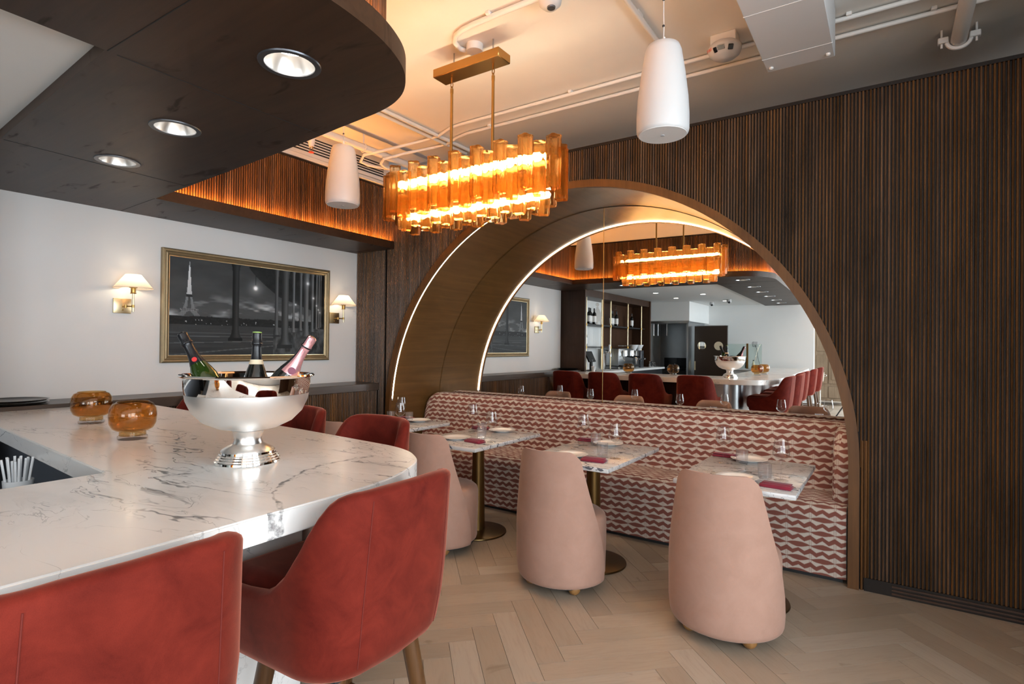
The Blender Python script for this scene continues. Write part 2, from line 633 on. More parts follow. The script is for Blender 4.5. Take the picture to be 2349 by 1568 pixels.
def obj(name, mb, mat, parent=None, smooth=True, angle=38, uv=False, label=None):
    o = link(name, mb.mesh(name, mat, smooth, angle, uv), parent)
    if label:
        o['label'] = label
    return o


def tag(o, label, cat=None, group=None, kind=None):
    o['label'] = label
    if cat:
        o['category'] = cat
    if group:
        o['group'] = group
    if kind:
        o['kind'] = kind
    return o


def thing(name, label, cat, loc=(0, 0, 0), rz=0.0, group=None):
    o = bpy.data.objects.new(name, None)
    o.empty_display_size = .05
    col.objects.link(o)
    o.location = loc
    o.rotation_euler = (0, 0, rz)
    return tag(o, label, cat, group)


def struct(name, mb, mat, label, **kw):
    o = obj(name, mb, mat, **kw)
    return tag(o, label, kind='structure')


def copy_tree(o, parent=None):
    c = o.copy()
    col.objects.link(c)
    c.parent = parent
    for ch in list(o.children):
        copy_tree(ch, c)
    return c


def place(proto, used, name, label, loc, rz=0.0, group=None):
    """first call uses the prototype itself, later calls copy it with all its parts"""
    r = proto if not used else copy_tree(proto)
    used.append(1)
    r.location = loc
    r.rotation_euler = (0, 0, rz)
    r['label'] = label
    if group:
        r['group'] = group
    return r


def arc(cx, cz, r, a0, a1, n):
    return [(cx + r * math.cos(a0 + (a1 - a0) * i / n), cz + r * math.sin(a0 + (a1 - a0) * i / n)) for i in range(n + 1)]


# ------------------------------------------------------------------ main dimensions
YW = 3.992            # front of the slatted wall
YM = 4.735            # mirror plane
XL = -4.715           # left wall
ACX, ACZ, AR = -2.19, .738, 2.0   # arch centre and radius
ZS, ZS2 = 2.415, 2.490            # soffit underside / lip top
ZSLAT = 3.047
ZC = 3.38
ZB = 1.03             # bar counter top

# ================================================================== STRUCTURE
# ---- floor: herringbone oak
floor = struct('floor', MB().box(-4.9, 3.6, -9.5, 4.76, -.06, -.004), 'subfloor', 'pale oak herringbone plank floor', smooth=False)
PWD = .1283
NPL = 5
X0, Y0 = -1.23, 2.10
S2 = math.sqrt(.5)


def hb(a, b):
    return (X0 + PWD * (a - b) * S2, Y0 + PWD * (a + b) * S2)


planks = []
for mm in range(-9, 9):
    for k in range(-75, 40):
        a, b = k + mm * NPL, k - mm * NPL
        planks.append((*hb(a + NPL / 2, b + .5), PI / 4))
        planks.append((*hb(a + .5, b + 1 + NPL / 2), 3 * PI / 4))
planks = [p for p in planks if -4.75 < p[0] < 3.4 and -9.4 < p[1] < 4.45]
planks.sort(key=lambda p: math.hypot((p[0] + 1.0) * .85, p[1] - 2.6))
gp = .0009
pm = MB().box(-PWD * NPL / 2 + gp, PWD * NPL / 2 - gp, -PWD / 2 + gp, PWD / 2 - gp, -.005, 0).mesh('plank', 'oak_plank', False, uv=True)
for i, (x, y, a) in enumerate(planks[:300]):
    link('plank', pm, floor, (x, y, 0), (0, 0, a + (PI if i % 2 else 0)))
rest = MB()
hl, hw_ = PWD * NPL / 2 - gp, PWD / 2 - gp
for (x, y, a) in planks[300:]:
    c_, s_ = math.cos(a), math.sin(a)
    q = [(x + c_ * u - s_ * v, y + s_ * u + c_ * v) for u, v in ((-hl, -hw_), (hl, -hw_), (hl, hw_), (-hl, hw_))]
    o = len(rest.v)
    rest.v += [(*p, -.005) for p in q] + [(*p, 0) for p in q]
    rest.f += [(o + 4, o + 5, o + 6, o + 7), (o, o + 1, o + 5, o + 4), (o + 1, o + 2, o + 6, o + 5), (o + 2, o + 3, o + 7, o + 6), (o + 3, o, o + 4, o + 7)]
rm = rest.mesh('plank_field', 'oak_plank', False)
L = rm.uv_layers.new(name='UVMap')
uvs = []
for p in rm.polygons:
    n_ = len(p.vertices)
    pts = [rm.vertices[i].co for i in p.vertices]
    e0 = (pts[1] - pts[0])
    if e0.length < PWD * 1.5:
        e0 = pts[2] - pts[1] if n_ > 3 else e0
    e0 = Vector((e0.x, e0.y, 0)).normalized() if e0.length else Vector((1, 0, 0))
    f0 = Vector((-e0.y, e0.x, 0))
    for pt in pts:
        uvs += [pt.dot(e0), pt.dot(f0)]
L.data.foreach_set('uv', uvs)
pf = link('plank_field', rm, floor)
pf['kind'] = 'stuff'

# ---- ceiling and upper walls
struct('ceiling', MB().box(-4.95, 3.6, -9.5, 5.1, ZC, ZC + .1), 'ceiling_paint', 'white painted open ceiling', smooth=False)
struct('wall_upper', MB().box(-4.95, 3.6, 5.0, 5.1, 2.9, ZC), 'ceiling_paint', 'white wall strip behind the top of the slatted wall', smooth=False)
struct('wall_left', MB().box(XL - .18, XL, 1.0, 4.03, 0, ZC), 'white_paint', 'white plastered wall with picture and sconces', smooth=False)

# ---- slatted wall with the arch opening
RT = AR + .046
A0 = 0.0
poly = [(XL, 0), (ACX - RT + .004, 0)] + [(x, z) for x, z in arc(ACX, ACZ, RT - .004, PI, 0, 64)] + [(ACX + RT - .004, 0), (3.4, 0), (3.4, ZSLAT - .01), (XL, ZSLAT - .01)]
wb = struct('wall_back', MB().prism(poly, YW + .0135, YW + .045, 'y'), 'backing_wood', 'dark ribbed wood wall with a large arched opening', smooth=False)


def slat_prof(wd, dp):
    return [(-wd / 2, 0), (-wd * .47, -dp * .50), (-wd * .30, -dp * .86), (0, -dp), (wd * .30, -dp * .86), (wd * .47, -dp * .50), (wd / 2, 0)]


PITCH_S = .0191
full = MB().prism(slat_prof(.0120, .0140), .075, ZSLAT - .02).mesh('slat', 'slat_wood', True, 50)
x = XL + .012
k = 0
while x < 1.0 and k < 300:
    dx = x - ACX
    if abs(dx) < RT + .008:
        z0 = ACZ + math.sqrt(max(0, (RT - .002) ** 2 - dx * dx)) if abs(dx) < RT - .002 else ACZ
        me = MB().prism(slat_prof(.0120, .0140), z0, ZSLAT - .02).mesh('slat', 'slat_wood', True, 50)
    else:
        me = full
    if abs(x + 4.268) > .012:
        link('slat', me, wb, (x, YW + .0135, 0))
    x += PITCH_S
    k += 1
sf = MB()
while x < 3.38:
    sf.prism([(px + x, py + YW + .012) for px, py in slat_prof(.0120, .0140)], .075, ZSLAT - .02)
    x += PITCH_S
o = obj('slat_field', sf, 'slat_wood', wb, angle=50)
o['kind'] = 'stuff'
obj('top_cap', MB().box(XL, 3.4, YW - .002, YW + .045, ZSLAT - .022, ZSLAT), 'backing_wood', wb, False)
obj('wall_top', MB().box(XL, 3.4, YW + .045, 5.0, ZSLAT - .03, ZSLAT - .012), 'backing_wood', wb, False)
# small reveal strip where the corner panel meets the main run
obj('corner_strip', MB().box(-4.275, -4.262, YW - .001, YW + .013, .02, ZSLAT - .02), 'backing_wood', wb, False)
# plinth with slotted air grille
bb = struct('baseboard_back', MB().box(-.118, 3.4, YW - .004, YW + .012, 0, .078), 'backing_wood', 'dark wood plinth under the ribbed wall with slotted grille', smooth=False)
for i in range(3):
    obj('grille_bar', MB().box(.02, .60, YW - .010, YW - .003, .012 + i * .021, .022 + i * .021), 'pillar_wood', bb, False)

# ---- arch lining, trim
def arch_path(R, n=80, zb=0.0):
    return [(ACX - R, zb)] + arc(ACX, ACZ, R, PI, 0, n) + [(ACX + R, zb)]


pin, pout = arch_path(AR), arch_path(AR + .03)
mb = MB()
n_ = len(pin)
rows = []
for y, pth in ((YW + .003, pin), (YM + .03, pin), (YM + .03, pout), (YW + .003, pout)):
    rows.append([(p[0], y, p[1]) for p in pth])
rows.append(rows[0])
mb.grid(rows)
struct('arch_lining', mb, 'lining_wood', 'bronze-brown curved wood lining of the arched niche', angle=30)
ti, to = arch_path(AR - .013), arch_path(RT)
mb = MB()
rows = [[(p[0], y, p[1]) for p in pth] for y, pth in ((YW - .018, ti), (YW - .018, to), (YW + .012, to), (YW + .012, ti))]
rows.append(rows[0])
mb.grid(rows)
struct('arch_trim', mb, 'trim_wood', 'brown wood trim band edging the arch', angle=30)
# two thin jamb beads at the right foot of the arch
mb = MB()
for bx in (ACX + RT + .012, ACX + RT + .032):
    mb.prism([(bx + px, YW + .012 + py) for px, py in slat_prof(.0148, .016)], 0.0, .9)
struct('trim_jamb', mb, 'trim_wood', 'narrow vertical beads at the right foot of the arch', angle=25)
struct('wall_niche', MB().box(-4.4, 0.1, YM + .035, YM + .07, 0, 2.95), 'backing_wood', 'dark wall at the back of the arched niche', smooth=False)
struct('trim_niche', MB().box(-4.19, -.19, YM - .003, YM + .03, 0, .80), 'backing_wood', 'dark back panel below the niche mirror', smooth=False)

# LED line on the front of the lining
aL = PI - math.asin((.903 - ACZ) / AR)
mb = MB()
n = 90
rows = []
for r_, y in ((AR - .0005, YW + .014), (AR - .005, YW + .014), (AR - .005, YW + .034), (AR - .0005, YW + .034)):
    rows.append([(p[0], y, p[1]) for p in arc(ACX, ACZ, r_, aL, PI - aL, n)])
rows.append(rows[0])
mb.grid(rows)
led = thing('led_strip', 'glowing warm white light line running around the arch edge', 'light')
obj('diffuser', mb, 'led_warm', led)
for sgn in (-1, 1):
    ex = ACX + sgn * AR * math.cos(PI - aL)
    obj('end_cap', MB().box(ex - sgn * .008 if sgn > 0 else ex, ex if sgn > 0 else ex + .008, YW + .014, YW + .031, .885, .905), 'speaker_white', led, False)

# mirror: two panes meeting at a vertical seam
mir = thing('mirror', 'arched wall mirror in two panes behind the banquette', 'mirror')
Rm = AR - .004
tilt = {'l': 0.0, 'r': 0.0}
for side in ('l', 'r'):
    if side == 'l':
        pl = [(ACX - .001, .80)] + [(ACX - .001, ACZ + Rm)] + arc(ACX, ACZ, Rm, PI / 2 + .001, PI - math.asin(.062 / Rm), 40)
    else:
        pl = [(ACX + .001, .80)] + arc(ACX, ACZ, Rm, math.asin(.062 / Rm), PI / 2 - .001, 40) + [(ACX + .001, ACZ + Rm)]
    obj('pane', MB().prism(pl, YM, YM + .008, 'y'), 'mirror_silver', mir, False)
obj('seam_bead', MB().box(ACX - .0025, ACX + .0025, YM - .002, YM + .001, .80, ACZ + Rm), 'antique_brass', mir, False)

# ---- soffit over the bar and along the left wall
def resample(P, i0, i1, k=4):
    """Catmull-Rom refinement of the run P[i0..i1]"""
    out = list(P[:i0])
    for i in range(i0, i1):
        p0, p1, p2, p3 = (Vector(P[max(j, 0)]) for j in (i - 1, i, i + 1, min(i + 2, len(P) - 1)))
        d_ = (p2 - p1).length
        p0 = p1 - (p1 - p0).normalized() * min(d_, (p1 - p0).length)
        p3 = p2 + (p3 - p2).normalized() * min(d_, (p3 - p2).length)
        for q in range(k):
            t = q / k
            v = .5 * ((2 * p1) + (p2 - p0) * t + (2 * p0 - 5 * p1 + 4 * p2 - p3) * t * t + (3 * p1 - p0 - 3 * p2 + p3) * t ** 3)
            out.append((v.x, v.y))
    return out + list(P[i1:])


SOFF = [(-4.146, 3.985), (-4.092, 1.753), (-2.564, 1.667), (-2.032, 1.620), (-1.792, 1.602), (-1.662, 1.577), (-1.560, 1.532), (-1.478, 1.468), (-1.412, 1.390), (-1.365, 1.301), (-1.332, 1.206), (-1.312, 1.100), (-1.303, 1.0), (-1.46, -4.1)]
SOFF = resample(SOFF, 4, 12)
soff_poly = [(XL, 3.985)] + SOFF + [(-2.31, -4.1), (-2.15, .5), (-2.157, .763), (-3.533, .827), (XL, .88)]
DL = [(-1.721, 1.155), (-2.673, 1.222), (-3.421, 1.277), (-1.76, .15), (-1.80, -.75), (-1.83, -1.65), (-1.86, -2.55), (-1.89, -3.4)]
soff = obj('bar_soffit', MB().prism(soff_poly, ZS, ZS2), 'soffit_wood', None, False)
cut = MB()
for x, y in DL:
    cut.lathe([(.084, ZS - .05), (.084, ZS + .066)], 28, (x, y, 0))
co = obj('cutter', cut, None, None, False)
md = soff.modifiers.new('holes', 'BOOLEAN')
md.object = co
md.operation = 'DIFFERENCE'
md.solver = 'EXACT'
dg = bpy.context.evaluated_depsgraph_get()
nm = bpy.data.meshes.new_from_object(soff.evaluated_get(dg))
soff.modifiers.clear()
nm.polygons.foreach_set('use_smooth', [True] * len(nm.polygons))
nm.set_sharp_from_angle(angle=.5)
soff.data = nm
bpy.data.objects.remove(co)
tag(soff, 'dark brown wood soffit with rounded corner hanging over the bar', kind='structure')
for a, b in (((-2.16, .80), (-2.18, 1.62)), ((-2.155, .77), (-1.33, .79)), ((-3.53, .84), (-3.60, 1.71)), ((-4.1, 1.75), (-4.70, 1.78))):
    d = (Vector(b) - Vector(a)).normalized()
    nx, ny = -d.y * .0014, d.x * .0014
    obj('panel_joint', MB().prism([(a[0] - nx, a[1] - ny), (b[0] - nx, b[1] - ny), (b[0] + nx, b[1] + ny), (a[0] + nx, a[1] + ny)], ZS - .0012, ZS + .001), 'shadow_black', soff, False)
struct('ceiling_bar', MB().prism([(-4.95, .85), (-3.6, .86), (-2.16, .80), (-2.3, -4.3), (-4.95, -4.3)], ZS2 - .03, ZS2 + .03), 'cool_paint', 'white lowered ceiling above the inside of the bar', smooth=False)

# ribbed fascia standing on the soffit, lit from below by a cove strip
SET = .085


def offset_path(P, d):
    out = []
    for i, p in enumerate(P):
        a = Vector(P[max(i - 1, 0)])
        b = Vector(P[min(i + 1, len(P) - 1)])
        if 0 < i < len(P) - 1:
            t1 = (Vector(p) - a).normalized()
            t2 = (b - Vector(p)).normalized()
            n1, n2 = Vector((t1.y, -t1.x)), Vector((t2.y, -t2.x))
            nn = (n1 + n2).normalized()
            k = d / max(.3, nn.dot(n1))
        else:
            t = (b - a).normalized()
            nn, k = Vector((t.y, -t.x)), d
        out.append((p[0] + nn.x * k, p[1] + nn.y * k))
    return out


band = offset_path(SOFF, SET)      # right of travel = inside the soffit


def ribbon(P, Q, z0, z1):
    return MB().prism(P + Q[::-1], z0, z1)


inner = offset_path(band, .05)
fas_l = struct('wall_fascia_left', ribbon(band[:2], inner[:2], ZS2, 3.035), 'backing_wood', 'ribbed wood fascia glowing orange above the left wall soffit', smooth=False)
fas_b = struct('wall_fascia_bar', ribbon(band[1:], inner[1:], ZS2, 3.035), 'backing_wood', 'ribbed wood fascia curving above the bar soffit', smooth=False)
smesh = MB().prism(slat_prof(.0120, .0130), ZS2, 3.02).mesh('slat', 'slat_wood', True, 50)


def slats_along(P, parent, limit):
    cnt = 0
    extra = MB()
    carry = .010
    for i in range(len(P) - 1):
        a, b = Vector(P[i]), Vector(P[i + 1])
        d = b - a
        L_ = d.length
        t = d.normalized()
        ang = math.atan2(t.y, t.x)
        s = carry
        while s < L_:
            p = a + t * s
            # slat profile bulges toward local -y ; outward normal is left of travel
            if cnt < limit:
                link('slat', smesh, parent, (p.x, p.y, 0), (0, 0, ang + PI))
            else:
                ca, sa = math.cos(ang + PI), math.sin(ang + PI)
                extra.prism([(p.x + ca * u - sa * v, p.y + sa * u + ca * v) for u, v in slat_prof(.0120, .0130)], ZS2, 3.02)
            cnt += 1
            s += PITCH_S
        carry = s - L_
    if extra.v:
        e = obj('slat_field', extra, 'slat_wood', parent, angle=25)
        e['kind'] = 'stuff'


slats_along(band[:2], fas_l, 300)
slats_along(band[1:], fas_b, 300)
cap = offset_path(band, -.012)
obj('top_cap', ribbon(cap[:2], inner[:2], 3.02, 3.04), 'backing_wood', fas_l, False)
obj('top_cap', ribbon(cap[1:], inner[1:], 3.02, 3.04), 'backing_wood', fas_b, False)
wbk = struct('wall_bulkhead', ribbon(band, inner, 3.04, ZC), 'ceiling_paint', 'white bulkhead above the ribbed fascia', smooth=False)
c1 = offset_path(band, -.024)
c2 = offset_path(band, -.044)
cove = tag(obj('cove_light', ribbon(c1, c2, ZS2, ZS2 + .0022), 'cove_orange', None, False), 'orange cove light strip lying on top of the wood soffit', 'light')

# linear air diffuser on the bulkhead over the left wall
gr_ = thing('air_diffuser', 'white linear slot air diffuser above the ribbed fascia on the left', 'vent')
bx = -4.205
obj('frame', MB().box(bx - .03, bx + .006, 1.95, 3.93, 3.085, 3.285), 'pipe_paint', gr_, False)
for i in range(6):
    obj('slot', MB().box(bx + .005, bx + .0085, 2.0, 3.88, 3.118 + i * .024, 3.130 + i * .024), 'shadow_black', gr_, False)
obj('lip_strip', MB().box(bx - .02, bx + .012, 1.95, 3.95, 3.045, 3.062), 'pipe_paint', gr_, False)

# ---- downlights
dproto = thing('recessed_downlight', 'x', 'downlight', (0, 0, ZS), 0, 'recessed downlights in the wood soffit')
obj('trim_ring', MB().lathe([(.083, .004), (.083, -.004), (.102, -.0045), (.104, 0.0), (.083, .004)], 32, cap0=False, cap1=False), 'dark_steel', dproto)
obj('reflector', MB().lathe([(.083, .0), (.078, .02), (.060, .058)], 32, cap0=False, cap1=False), 'satin_silver', dproto)
obj('lamp', MB().lathe([(.060, .0585), (.060, .061)], 24), 'downlight_lamp', dproto)
used = []
dl_lab = ['recessed downlight nearest the rounded soffit corner', 'middle recessed downlight of the three in view over the bar', 'recessed downlight closest to the white left wall']
for i, (x, y) in enumerate(DL):
    lab = dl_lab[i] if i < 3 else 'recessed downlight in the soffit arm seen in the mirror, %s from the rounded corner' % ('first', 'second', 'third', 'fourth', 'farthest')[i - 3]
    place(dproto, used, '', lab, (x, y, ZS))

# ---- wall ledge with ribbed front
LX = -4.335
led_ = struct('wall_ledge', MB().rbox(XL, LX, .95, YW, .982, 1.054, .004), 'ledge_wood', 'grey-brown wood ledge along the left wall', smooth=False)
obj('ledge_body', MB().box(XL, LX - .024, .95, YW, 0, .982), 'backing_wood', led_, False)
lm_ = MB().prism(slat_prof(.0120, .0130), .06, .98).mesh('slat', 'slat_wood', True, 50)
y = 1.80
while y < YW - .02:
    link('slat', lm_, led_, (LX - .024, y, 0), (0, 0, PI / 2))
    y += PITCH_S

# ---- street walls with tall windows (behind and right of the camera)
mb = MB().box(3.4, 3.55, -9.5, 5.1, 0, .38).box(3.4, 3.55, -9.5, 5.1, 2.95, ZC)
for a, b in ((-9.5, -4.75), (-2.65, -2.35), (-.25, .05), (2.15, 5.1)):
    mb.box(3.4, 3.55, a, b, .38, 2.95)
struct('wall_right', mb, 'white_paint', 'white street wall with tall windows', smooth=False)
mb = MB().box(-4.9, 3.55, -9.6, -9.45, 0, .30).box(-4.9, 3.55, -9.6, -9.45, 2.9, ZC)
for a, b in ((-4.9, -.75), (1.15, 1.25), (3.15, 3.55)):
    mb.box(a, b, -9.6, -9.45, .30, 2.9)
struct('wall_front', mb, 'white_paint', 'white wall with windows at the far end of the room', smooth=False)
struct('wall_shading', MB().box(1.10, 1.22, 2.5, YW, 0, ZC), 'pillar_wood', 'added dark wood wall out of view, shading the right end of the ribbed wall', smooth=False)  # unseen wall added to keep window light off the right-hand slats
for i, wy in enumerate((1.1, -1.3, -3.7)):
    mb = MB()
    for dy in (-1.05, 0, 1.05):
        mb.box(3.41, 3.46, wy + dy - .025, wy + dy + .025, .38, 2.95)
    for z in (.38, 2.2, 2.92):
        mb.box(3.41, 3.46, wy - 1.05, wy + 1.05, z, z + .04)
    struct('window_%d' % (i + 1), mb, 'matte_black', 'tall black-framed street window', smooth=False)

# ---- walls of the bar and kitchen end, seen in the mirror
struct('wall_left_rear', MB().box(-4.95, -4.76, -4.45, .93, 0, ZC), 'cool_paint', 'white wall behind the back bar', smooth=False)
struct('wall_kitchen', MB().box(-4.95, -1.36, -4.45, -4.30, 0, ZC), 'cool_paint', 'cool white end wall beyond the bar', smooth=False)
struct('wall_passage', MB().box(-2.5, -2.4, -9.5, -4.45, 0, ZC), 'cool_paint', 'white wall beside the passage', smooth=False)
struct('ceiling_hood', MB().box(-4.76, -3.60, -4.30, -2.72, 2.03, ZS2 - .03), 'cool_paint', 'white drop box above the kitchen opening', smooth=False)

# ================================================================== BAR
CT = [(-4.33, 1.768), (-2.362, 1.696), (-1.74, 1.652), (-1.640, 1.632), (-1.555, 1.598), (-1.490, 1.555), (-1.433, 1.505), (-1.388, 1.445), (-1.350, 1.375), (-1.320, 1.305), (-1.296, 1.225), (-1.280, 1.13), (-1.268, .95), (-1.252, .45), (-1.252, .30), (-1.42, -4.0), (-2.24, -4.0), (-2.08, .5), (-2.084, .755), (-3.55, .849), (-4.06, .88), (-4.24, .97), (-4.33, .97)]
CT = resample(CT, 2, 13)
ct = thing('bar_counter', 'white veined marble bar counter with rounded corner', 'counter')
bm = bmesh.new()
vs = [bm.verts.new((x, y, ZB)) for x, y in CT]
f_ = bm.faces.new(vs)
r_ = bmesh.ops.extrude_face_region(bm, geom=[f_])
for g_ in r_['geom']:
    if isinstance(g_, bmesh.types.BMVert):
        g_.co.z -= .068
bmesh.ops.recalc_face_normals(bm, faces=bm.faces[:])
ed = [e for e in bm.edges if e.is_manifold and abs(e.verts[0].co.z - e.verts[1].co.z) < 1e-5 and e.calc_face_angle(0) > 1.2]
bmesh.ops.bevel(bm, geom=ed, offset=.004, segments=2, affect='EDGES')
mb = MB()
mb._bm(bm)
obj('countertop', mb, 'bar_marble', ct, True, 35)
zb1 = ZB - .068
# base: flat marble panels, curved steel corner
obj('front_panel', MB().prism([(-1.68, 1.20), (-1.70, -3.95), (-1.74, -3.95), (-1.72, 1.20)], 0, zb1), 'bar_marble', ct, False)
cc = arc(-1.90, 1.20, .22, 0, PI / 2, 16)
ci = arc(-1.90, 1.20, .18, PI / 2, 0, 16)
obj('corner_panel', MB().prism(cc + ci, 0, zb1), 'steel', ct, True, 30)
obj('side_panel', MB().prism([(-1.90, 1.42), (-2.45, 1.435), (-2.45, 1.395), (-1.90, 1.38)], 0, zb1), 'bar_marble', ct, False)
obj('side_panel', MB().prism([(-2.45, 1.425), (-4.32, 1.48), (-4.32, 1.44), (-2.45, 1.385)], 0, zb1), 'pillar_wood', ct, False)
obj('inner_panel', MB().prism([(-2.10, -3.95), (-1.93, .90), (-3.55, .99), (-4.32, 1.03), (-4.32, 1.0), (-3.55, .96), (-1.97, .87), (-2.14, -3.95)], 0, zb1), 'dark_steel', ct, False)
obj('work_shelf', MB().prism([(-2.9, -2.9), (-1.99, -2.9), (-1.97, .87), (-3.55, .96), (-4.08, .985), (-4.08, .45), (-2.6, .35)], .74, .76), 'dark_steel', ct, False)

# straw cup on the shelf behind the bar
st = thing('straw_cup', 'white cup crammed with clear straws behind the bar', 'cup', (-2.93, .76, .7606))
st.scale = (1.25, 1.25, 1.08)
obj('cup', MB().lathe([(.034, 0), (.040, .115), (.037, .115), (.031, .004)], 24, cap0=True, cap1=True), 'straw_white', st)
for i in range(18):
    a, r = 2.4 * i, .026 * math.sqrt((i + .5) / 18)
    p0 = (r * .8 * math.cos(a), r * .8 * math.sin(a), .01)
    p1 = (r * 1.75 * math.cos(a), r * 1.75 * math.sin(a), .195 + .008 * math.sin(i * 2.1))
    obj('straw', MB().tube([p0, p1], .0036, 6), 'straw_white', st)
kb = thing('knife_block', 'small dark tool holder behind the bar counter', 'holder', (-2.50, .72, .7606))
obj('body', MB().rbox(-.05, .05, -.02, .02, 0, .09, .006), 'box_grey', kb)
obj('tool_handle', MB().tube([(.02, 0, .08), (.028, .0, .17)], .006, 8), 'matte_black', kb)
obj('tool_handle', MB().tube([(-.02, 0, .08), (-.024, .0, .15)], .005, 8), 'steel', kb)

# trays on the ledge end
for i in range(2):
    tr = thing('round_tray', 'round glass-rimmed dark tray, %s of the two stacked at the counter end' % ('lower', 'upper')[i], 'tray', (-4.50, 1.13, 1.054 + i * .016), 0, 'trays stacked at the counter end')
    obj('plate', MB().lathe([(.11, 0), (.165, .006), (.178, .013), (.174, .0145), (.16, .008), (.0, .005)], 36), 'tray_dark', tr)
    obj('rim', MB().lathe([(.174, .0145), (.183, .0155), (.178, .013)], 36, cap0=False, cap1=False), 'base_glass', tr)

# ---- champagne bowl
bw = thing('champagne_bowl', 'large footed silver champagne bowl holding bottles', 'bowl', (-1.885, 1.12, ZB))
outp = [(.0, .112), (.05, .113), (.10, .124), (.145, .146), (.178, .180), (.197, .222), (.205, .270), (.207, .300), (.216, .304), (.219, .307), (.214, .3095), (.203, .304)]
obj('frosted_belly', MB().lathe([(r + .0008, z - .0003) for r, z in outp[1:6]] + [(.2015, .243)], 64, cap0=False, cap1=False), 'frosted_silver', bw)
obj('bowl', MB().lathe(outp + [(.200, .27), (.192, .224), (.172, .184), (.14, .152), (.09, .130), (.0, .120)], 64, cap0=False, cap1=False), 'silver', bw)
obj('pedestal', MB().lathe([(.052, .112), (.047, .095), (.045, .080), (.050, .066), (.066, .058), (.084, .047), (.089, .040)], 48, cap0=False, cap1=False), 'satin_silver', bw)
obj('foot', MB().lathe([(.089, .041), (.090, .034), (.093, .032), (.093, .027), (.098, .025), (.098, .019), (.103, .017), (.103, .011), (.108, .009), (.109, .002), (.105, 0)], 48, cap0=True, cap1=False), 'silver', bw)
obj('rim_bead', MB().lathe([(.216, .303), (.221, .3065), (.217, .311), (.213, .308), (.216, .303)], 64, cap0=False, cap1=False), 'silver', bw)


def bottle(name, label, loc, lean_dir, lean, glass, foil, neck_len=.105, foil_low=.205, seal=None, band=None, tip=None, front=None):
    """sparkling wine bottle: base at loc, axis leaning by `lean` towards angle lean_dir (world)"""
    t = thing(name, label, 'bottle', loc, 0, 'bottles in the champagne bowl')
    ax = Vector((math.cos(lean_dir) * math.sin(lean), math.sin(lean_dir) * math.sin(lean), math.cos(lean)))
    t.rotation_euler = Vector((0, 0, 1)).rotation_difference(ax).to_euler()
    obj('glass_body', MB().lathe([(.030, .0), (.043, .004), (.0445, .02), (.0445, .125), (.042, .150), (.034, .178), (.025, .203), (.0185, .225), (.0155, .25), (.0145, .30)], 28), glass, t)
    zf = foil_low
    rr = lambda z: np.interp(z, [.125, .15, .178, .203, .225, .25, .30], [.0445, .042, .034, .025, .0185, .0155, .0145]) + .0008
    pr = [(rr(z), z) for z in np.linspace(zf, .268, 6)] + [(.0165, .274), (.0185, .279), (.0185, .285), (.0168, .289), (.0172, .305), (.0168, .317), (.0120, .322), (0.0, .323)]
    obj('foil', MB().lathe(pr, 24, cap0=False, cap1=False), foil, t)
    if band:
        z0, z1, mt = band
        obj('neck_label', MB().lathe([(rr(z) + .0006, z) for z in np.linspace(z0, z1, 5)], 28, cap0=False, cap1=False), mt, t)
    if seal:
        sz, ang, mt, sr = seal
        rs = rr(sz) + .0022
        c = Vector((rs * math.cos(ang), rs * math.sin(ang), sz))
        n_ = Vector((math.cos(ang), math.sin(ang), .25)).normalized()
        s1 = n_.cross(Vector((0, 0, 1))).normalized()
        s2 = s1.cross(n_)
        ring = [c + (s1 * math.cos(q) + s2 * math.sin(q)) * sr for q in [2 * PI * i / 16 for i in range(16)]]
        ring2 = [p - n_ * .003 for p in ring]
        m_ = MB().add([p[:] for p in ring] + [p[:] for p in ring2], [tuple(range(16)), tuple(range(31, 15, -1))] + [(i, (i + 1) % 16, 16 + (i + 1) % 16, 16 + i) for i in range(16)])
        obj('seal', m_, mt, t, False)
    if front:
        mt, ang, hw_a = front
        rows = []
        for r, z in pr[:-1]:
            rows.append([((r + .0007) * math.cos(ang + hw_a * u), (r + .0007) * math.sin(ang + hw_a * u), z) for u in np.linspace(-1, 1, 13)])
        obj('front_foil', MB().grid(rows), mt, t)
    if tip:
        obj('cork_cap', MB().lathe([(.0160, .3195), (.0155, .3235), (0, .3245)], 20, cap0=False, cap1=False), tip, t)
    obj('wire_collar', MB().lathe([(.0178, .2765), (.0200, .279), (.0200, .282), (.0178, .2845)], 20, cap0=False, cap1=False), foil, t)
    return t


bxc, byc = -1.885, 1.12
RA = math.atan2(rt.y, rt.x)      # direction across the view
VA = math.atan2(-fw.y, -fw.x)    # direction towards the viewer
bottle('champagne_bottle', 'green champagne bottle with black foil and red seal leaning left in silver bowl', (bxc - .070 * cy_ - .030 * fw.x, byc - .070 * sy_ - .030 * fw.y, ZB + .170), RA + PI, .50, 'bottle_green', 'foil_black', seal=(.214, VA + .35, 'label_red', .0085), foil_low=.20)
bottle('champagne_bottle', 'dark champagne bottle with green tip standing upright in silver bowl', (bxc + .050 * fw.x, byc + .050 * fw.y, ZB + .138), VA, -.03, 'bottle_dark', 'foil_black', foil_low=.215, band=(.205, .222, 'label_cream'), tip='cork_green')
bottle('champagne_bottle', 'champagne bottle with pink foil neck leaning right in silver bowl', (bxc + .062 * cy_ - .035 * fw.x, byc + .062 * sy_ - .035 * fw.y, ZB + .174), RA, .575, 'bottle_dark', 'foil_black', foil_low=.175, seal=(.190, VA + .45, 'label_plum', .013), front=('foil_pink', VA + .75, 1.25))

